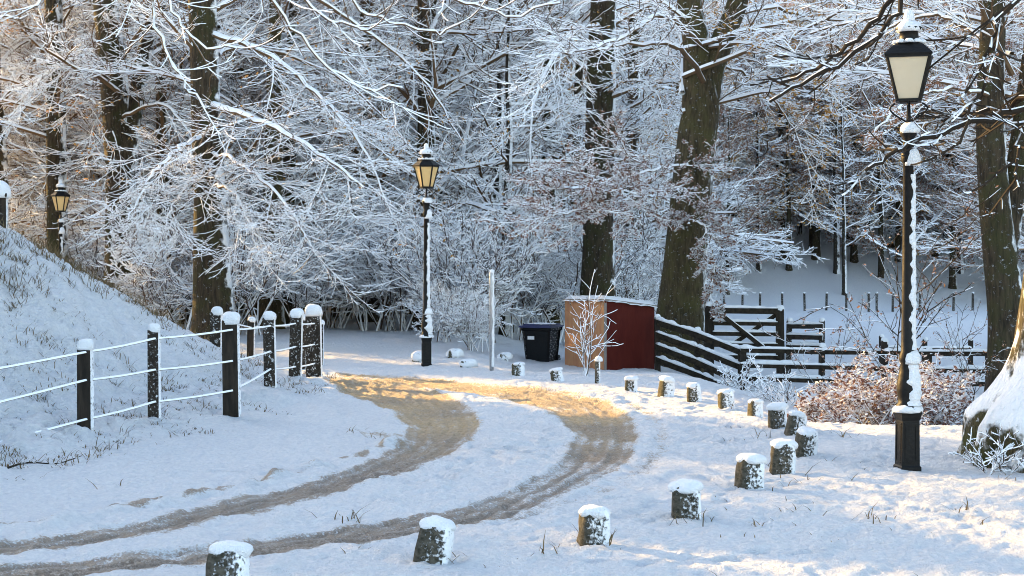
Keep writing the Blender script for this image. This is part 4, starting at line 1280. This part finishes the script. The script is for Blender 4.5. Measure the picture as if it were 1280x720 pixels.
# ------------------------------------------------------------------ shed, bin, pole
def shed():
    yb = 42.0
    A = W(706, 452, 43.4); B = W(757, 458, 41.2); C = W(818, 462, 42.6)
    # corner posts of the two visible walls, roof slopes gently to the right
    zA, zB, zC = W(706, 376, 43.4)[2], W(757, 376, 41.2)[2], W(818, 384, 42.6)[2]
    D = A + C - B; zD = zA + zC - zB
    for q in (A, B, C, D): q[2] = Hs(q[0], q[1]) - .15
    b = (A + B + C + D) / 4
    t = thing('shed', 'small shed with tan boarded end and plain dark red side under a snowy flat roof', 'shed', tuple(b))
    cen = b[:2]
    def wall(P, Q, zp, zq, mat, name, n, gap, th=.03):
        d = (Q - P)[:2]; L = np.linalg.norm(d); d = d / L
        nrm = np.array([d[1], -d[0]])
        if nrm @ (((P + Q) / 2)[:2] - cen) < 0: nrm = -nrm
        root = None
        for i in range(n):
            e0, e1 = (i / n) + gap / L / 2, ((i + 1) / n) - gap / L / 2
            v = []
            for off in (0, -th - (.004 if i % 2 else 0)):
                o2 = nrm * off
                for e, top in ((e0, 0), (e1, 0), (e1, 1), (e0, 1)):
                    xy = P[:2] * (1 - e) + Q[:2] * e + o2 + (nrm * (.003 if i % 2 else 0))
                    zz = (zp * (1 - e) + zq * e) if top else P[2] * (1 - e) + Q[2] * e
                    v.append((xy[0] - b[0], xy[1] - b[1], zz - b[2]))
            MB().add(v, [(0, 1, 2, 3), (7, 6, 5, 4), (0, 4, 5, 1), (1, 5, 6, 2), (2, 6, 7, 3), (3, 7, 4, 0)]).part(name, mat, t)
    wall(A, B, zA, zB, M_PLY, 'tan_panel', 3, .012)
    wall(B, C, zB, zC, M_RED, 'red_panel', 1, 0)
    wall(C, D, zC, zD, M_RED, 'red_panel', 1, 0)
    wall(D, A, zD, zA, M_PLY, 'tan_panel', 2, .01)
    # trim strips at the front corner
    d1 = (B - A)[:2]; d1 = d1 / np.linalg.norm(d1)
    q = B[:2] - d1 * .07 - b[:2]
    MB().box((q[0] + .02, q[1] - .045, (zB - .05 + B[2]) / 2 - b[2]), .10, .03, zB - B[2] - .06, math.atan2(d1[1], d1[0])).part('corner_board', M_GREY, t)
    ov = .07
    cs = []
    for q, zq in ((A, zA), (B, zB), (C, zC), (D, zD)):
        o2 = (q[:2] - cen); o2 = o2 / np.linalg.norm(o2) * ov
        cs.append((q[0] + o2[0] - b[0], q[1] + o2[1] - b[1], zq + .004 - b[2]))
    up = [(x, y, z + .05) for x, y, z in cs]
    MB().add(cs + up, [(3, 2, 1, 0), (4, 5, 6, 7), (0, 1, 5, 4), (1, 2, 6, 5), (2, 3, 7, 6), (3, 0, 4, 7)]).part('roof', M_GREY, t)
    # snow blanket on the roof with an uneven lip
    r = np.random.default_rng(3); n = 16
    c0, c1, c2, c3 = [np.array(u) for u in up]
    V = []; 
    for i in range(n):
        for j in range(n):
            e, g = i / (n - 1), j / (n - 1)
            q = (c0 * (1 - e) + c1 * e) * (1 - g) + (c3 * (1 - e) + c2 * e) * g
            ed = min(e, 1 - e, g, 1 - g)
            q = q + (q - (c0 + c1 + c2 + c3) / 4) * (.02 + .02 * r.random() if ed == 0 else 0) * [1, 1, 0]
            q[2] += (.085 + .03 * r.random()) * (1 if ed > 0 else 0) + (-.03 - .05 * r.random() if ed == 0 else 0)
            V.append(q)
    F = [(i * n + j, (i + 1) * n + j, (i + 1) * n + j + 1, i * n + j + 1) for i in range(n - 1) for j in range(n - 1)]
    MB().add(V, F).part('snow', M_SNOW, t, True)
shed()

def wheelie_bin():
    b = W(677, 447, 45.0); b[2] = Hs(b[0], b[1]) - .05
    k = 45.0 / FPX
    t = thing('wheelie_bin', 'black wheelie bin with navy lid standing left of the shed', 'bin', tuple(b), math.radians(-24))
    h = W(677, 409, 45)[2] - b[2]
    w0, w1, d0, d1 = .42, .50, .40, .52
    v = []
    for zz, w, d in ((.03, w0, d0), (h * .3, w0 + .03, d0 + .05), (h * .9, w1, d1), (h * .93, w1 + .05, d1 + .05), (h, w1 + .05, d1 + .05)):
        bv = .06
        for (i, j) in ((-1, -1), (1, -1), (1, 1), (-1, 1)):
            for (pi, pj) in (((bv, 0), (0, bv)) if i * j > 0 else ((0, bv), (bv, 0))):
                v.append((i * (w - pi), j * (d - pj), zz))
    f = []
    for a in range(4):
        for q in range(8):
            f.append((a * 8 + q, a * 8 + (q + 1) % 8, (a + 1) * 8 + (q + 1) % 8, (a + 1) * 8 + q))
    f.append(tuple(range(7, -1, -1)))
    MB().add(v, f).part('body', M_BIN, t)
    lid = MB()
    lid.box((0, -.02, h + .03), 1.16, 1.18, .055)
    lid.box((0, -.02, h + .08), .96, .98, .05)
    lid.box((0, -.62, h + .02), .40, .05, .05)
    lo = lid.part('lid', M_BLUE, t)
    v, f = blob((0.0, 0, h + .10), .50, .50, .03, 9, .2, 16); MB().add(v, f).part('snow', M_SNOW, lo, True)
    MB().tube([(-.5, .60, h - .02), (0, .64, h), (.5, .60, h - .02)], .025).part('handle', M_BIN, t, True)
    for s in (-1, 1):
        w = MB(); n = 16
        ring = [(s * (.40 + e), .42 + .12 * math.cos(2 * math.pi * q / n), .12 + .12 * math.sin(2 * math.pi * q / n)) for e in (0, .07) for q in range(n)]
        w.add(ring, [(q, (q + 1) % n, n + (q + 1) % n, n + q) for q in range(n)] + [tuple(range(n)), tuple(range(2 * n - 1, n - 1, -1))]).part('wheel', M_BIN, t)
    MB().box((-.17, -.515, h * .72), .24, .012, .10).part('sticker', M_LABEL, t)
    t.scale = (.88, .88, 1.0)
wheelie_bin()

b = base(614.5, 35.2)
t = thing('steel_pole', 'plain grey steel pole right of the middle lamp', 'pole', tuple(b))
hh = W(616, 340, 35.2)[2] - b[2]
MB().lathe([(-.3, .05), (hh - .02, .05), (hh, .042)], 14).part('pole', M_STEEL, t, True)
v, f = plaster((0, 0, 0), .1, hh, lambda q: .05, math.radians(-35), .8, .016, 12, 50)
MB().add(v, f).part('snow_crust', M_SNOW, t, True); v, f = blob((.01, 0, hh), .055, .055, .06, 2); MB().add(v, f).part('snow_cap', M_SNOW, t, True)

# ------------------------------------------------------------------ rail fences, field gate
def rail_fence(label, posts, rails, ph, pw=.13, rh=.11, crust=False, seed=0, capw=.12):
    """posts: list of (px, y, ybase, ytop); rails: list of rail heights in picture rows per post"""
    o = W(posts[0][0], posts[0][2], posts[0][1])
    t = thing('rail_fence', label, 'fence', tuple(o))
    for i, (px, y, yb, yt) in enumerate(posts):
        b = W(px, yb, y); tp = W(px, yt, y)
        b[2] = min(b[2], Hs(b[0], b[1]))
        post_piece(t, b - o, tp[2] - b[2], pw, seed + i, True, crust)
    for j, rl in enumerate(rails):
        for i in range(len(posts) - 1):
            if rl[i] is None or rl[i + 1] is None: continue
            a = W(posts[i][0], rl[i], posts[i][1] - pw * .5 - .03) - o; b = W(posts[i + 1][0], rl[i + 1], posts[i + 1][1] - pw * .5 - .03) - o
            d = (b - a) / np.linalg.norm(b - a)
            a = a - d * .04; b = b + d * .04 - (0, 0, .003 * i)
            r = MB().beam(a, b, .045, rh, jit=.004, seed=seed + j * 7 + i).part('rail', M_RAILSNOW if crust else M_RAIL, t)
            v, f = snow_ridge(a + [0, 0, rh * .5], b + [0, 0, rh * .5], .085, .075, seed + j * 9 + i)
            MB().add(v, f).part('snow', M_SNOW, r, True)
    return t
rail_fence('slanting four-rail fence running from the red shed down to the corner post', [(822, 42.2, 463, 396), (872, 41.4, 476, 412), (926, 40.5, 487, 435)],
           [[403, 419, 440], [419, 437, 459], [434, 453, 477], [450, 469, 492]], 1.2, seed=400, pw=.16, rh=.17)
rail_fence('three-rail fence crossing in front of the field gate', [(927, 40.2, 486, 437), (1027, 40.0, 486, 432), (1105, 39.6, 480, 428)],
           [[438, 440, 441], [457, 459, 461], [473, 476, 478]], 1.2, seed=430, pw=.15, rh=.12)
rail_fence('snowy rail fence between the russet hedge and the brown trunk', [(1107, 39.3, 480, 425), (1160, 39.0, 480, 437), (1236, 38.6, 482, 437)],
           [[441, 442, 442], [462, 463, 464], [478, 479, 480]], 1.2, seed=450, pw=.15, rh=.12)
rail_fence('short snow-crusted rail fence right of the field gate', [(985, 46.5, 452, 400), (1027, 46.0, 452, 400)],
           [[408, 408], [421, 422], [434, 435]], 1.2, seed=470, pw=.16, rh=.15, crust=True)
rail_fence('snowy rails at the back of the field beyond the hedge', [(1102, 52, 450, 420), (1155, 52, 450, 424), (1213, 52, 450, 424)],
           [[436, 437, 437]], 1.2, seed=480, pw=.15, rh=.12)

def gate():
    yg = 44.0
    g = lambda px, py, dy=0.0: W(px, py, yg + dy)
    o = g(886, 452); o[2] = Hs(o[0], o[1])
    t = thing('field_gate', 'dark five-bar field gate with crossed braces and snow on its bars', 'gate', tuple(o))
    for i, (px, yt, w) in enumerate(((886, 382, .26), (976, 386, .22))):
        b = g(px, 455); b[2] = Hs(b[0], b[1])
        post_piece(t, b - o, g(px, yt)[2] - b[2], w, 500 + i, True)
    for i, py in enumerate((388, 404, 417, 431, 446)):
        a, b = g(891, py, -.16) - o, g(972, py + 1, -.16) - o
        r = MB().beam(a, b, .05, .17 if i == 0 else .12, jit=.003, seed=510 + i).part('bar', M_RAIL, t)
        dz = .085 if i == 0 else .06
        v, f = snow_ridge(a + [0, 0, dz], b + [0, 0, dz], .07, .06, 520 + i); MB().add(v, f).part('snow', M_SNOW, r, True)
    for i, (p0, p1, dy) in enumerate((((890, 384), (956, 436), -.22), ((972, 392), (916, 430), -.10))):
        a, b = g(*p0, dy) - o, g(*p1, dy) - o
        r = MB().beam(a, b, .05, .13, jit=.003, seed=530 + i).part('brace', M_RAIL, t)
        v, f = snow_ridge(a + [0, 0, .07], b + [0, 0, .07], .06, .035, 540 + i); MB().add(v, f).part('snow', M_SNOW, r, True)
    MB().box(g(972, 418, -.16) - o, .10, .07, 1.4).part('stile', M_RAIL, t)
gate()
# far field fence: row of thin posts
for i, px in enumerate((905, 928, 950, 978, 1006, 1033, 1058, 1086, 1096, 1116, 1150, 1192, 1216, 1240)):
    y = 113.0
    p = base(px, y)
    t = thing('field_post', 'thin snow-sided post along the far field edge', 'post', tuple(p), 0, 'posts along the far edge of the field')
    post_piece(t, np.zeros(3), 1.35, .15, 600 + i, True, True)

# ------------------------------------------------------------------ withered grass and twigs poking through the snow
def grass():
    r = np.random.default_rng(8)
    V = []; c = 0
    cl = []
    for _ in range(2200):      # bank
        px, py = r.uniform(-20, 400), r.uniform(275, 590)
        s_ = None
        yy = r.uniform(17, 33); x = r.uniform(-11, -3.6)
        s, t = bank_st(np.array(x), np.array(yy))
        if s < -2.2 or t > 12.6: continue
        if vnoise(x * .9, yy * .9, 3) < -.16 + .1 * (s < 0): continue
        top = s > 2.3
        cl.append((x, yy, (r.uniform(.03, .08) if r.random() < .6 else r.uniform(.06, .17)) * (1.9 if top else 1), r.integers(4, 14), r.uniform(.03, .14)))
    for px, py in ((150, 610), (30, 600), (135, 560), (440, 540), (60, 505), (470, 548), (430, 648), (118, 545), (1245, 600), (1262, 590), (1230, 585), (985, 590), (945, 612), (870, 650), (560, 700), (745, 682),
                   (690, 690), (860, 655), (1000, 640), (1100, 650), (1210, 640), (960, 545), (915, 512), (450, 690), (1050, 545), (1000, 600)):
        q = GT(px, py); cl.append((q[0], q[1], r.uniform(.08, .22), r.integers(5, 14), .10))
    for _ in range(130):
        x, yy = r.uniform(-2, 8), r.uniform(11, 26)
        if poly_sd(gpoly(ROAD), np.array([x]), np.array([yy]))[0] > -.3: continue
        cl.append((x, yy, r.uniform(.04, .10), r.integers(2, 5), .10))
    for _ in range(420):      # long straw along the crest
        yy = r.uniform(22, 33); x = r.uniform(-11.5, -5)
        s, t = bank_st(np.array(x), np.array(yy))
        if not (2.4 < s < 4.6) or t > 11.5: continue
        cl.append((x, yy, r.uniform(.16, .34), r.integers(8, 18), .10))
    for (x, yy, h, n, sp) in cl:
        for _ in range(int(n)):
            bx, by = x + r.normal(0, sp), yy + r.normal(0, sp)
            bz = Hs(bx, by) - .03
            a = r.uniform(0, 6.28); l = h * r.uniform(.3, 1.4); ln = r.uniform(.1, 1.6)
            d = np.array([math.cos(a) * ln, math.sin(a) * ln, 1.0])
            w = np.array([-math.sin(a), math.cos(a), 0]) * .006
            b0 = np.array([bx, by, bz]); m = b0 + d * l * .55; e = b0 + d * l * .9 + np.array([math.cos(a), math.sin(a), -.6 * r.random()]) * l * .3
            V += [b0 - w, b0 + w, m + w * .8, m - w * .8, m - w * .8, m + w * .8, e + w * .15, e - w * .15]
    V = np.array(V); F = np.arange(len(V)).reshape(-1, 4)
    o = link('grass', new_mesh('grass', V, F, M_GRASS)); o['kind'] = 'stuff'
    tag(o, 'withered grass blades poking through the snow on the bank and verges', 'grass')
grass()

# things that look alike in the same stretch of wood are told apart by their order from the left
ORD = ['leftmost', 'second from left', 'third from left', 'fourth from left', 'fifth from left', 'sixth from left', 'seventh from left', 'eighth from left'] + ['%s from left' % w for w in ('ninth', 'tenth', 'eleventh', 'twelfth', 'thirteenth', 'fourteenth')]
alike = {}
for o in COL.objects:
    if o.parent is None and o.get('group') and o.get('category') in ('tree', 'shrub', 'post') and 'outside the view' not in o['label']:
        alike.setdefault(o['label'], []).append(o)
for lab, os_ in alike.items():
    if len(os_) > 1:
        os_.sort(key=lambda o: o.location.x / o.location.y)
        for i, o in enumerate(os_):
            o['label'] = lab + ', ' + (('left one', 'right one')[i] if len(os_) == 2 else ORD[min(i, 13)])
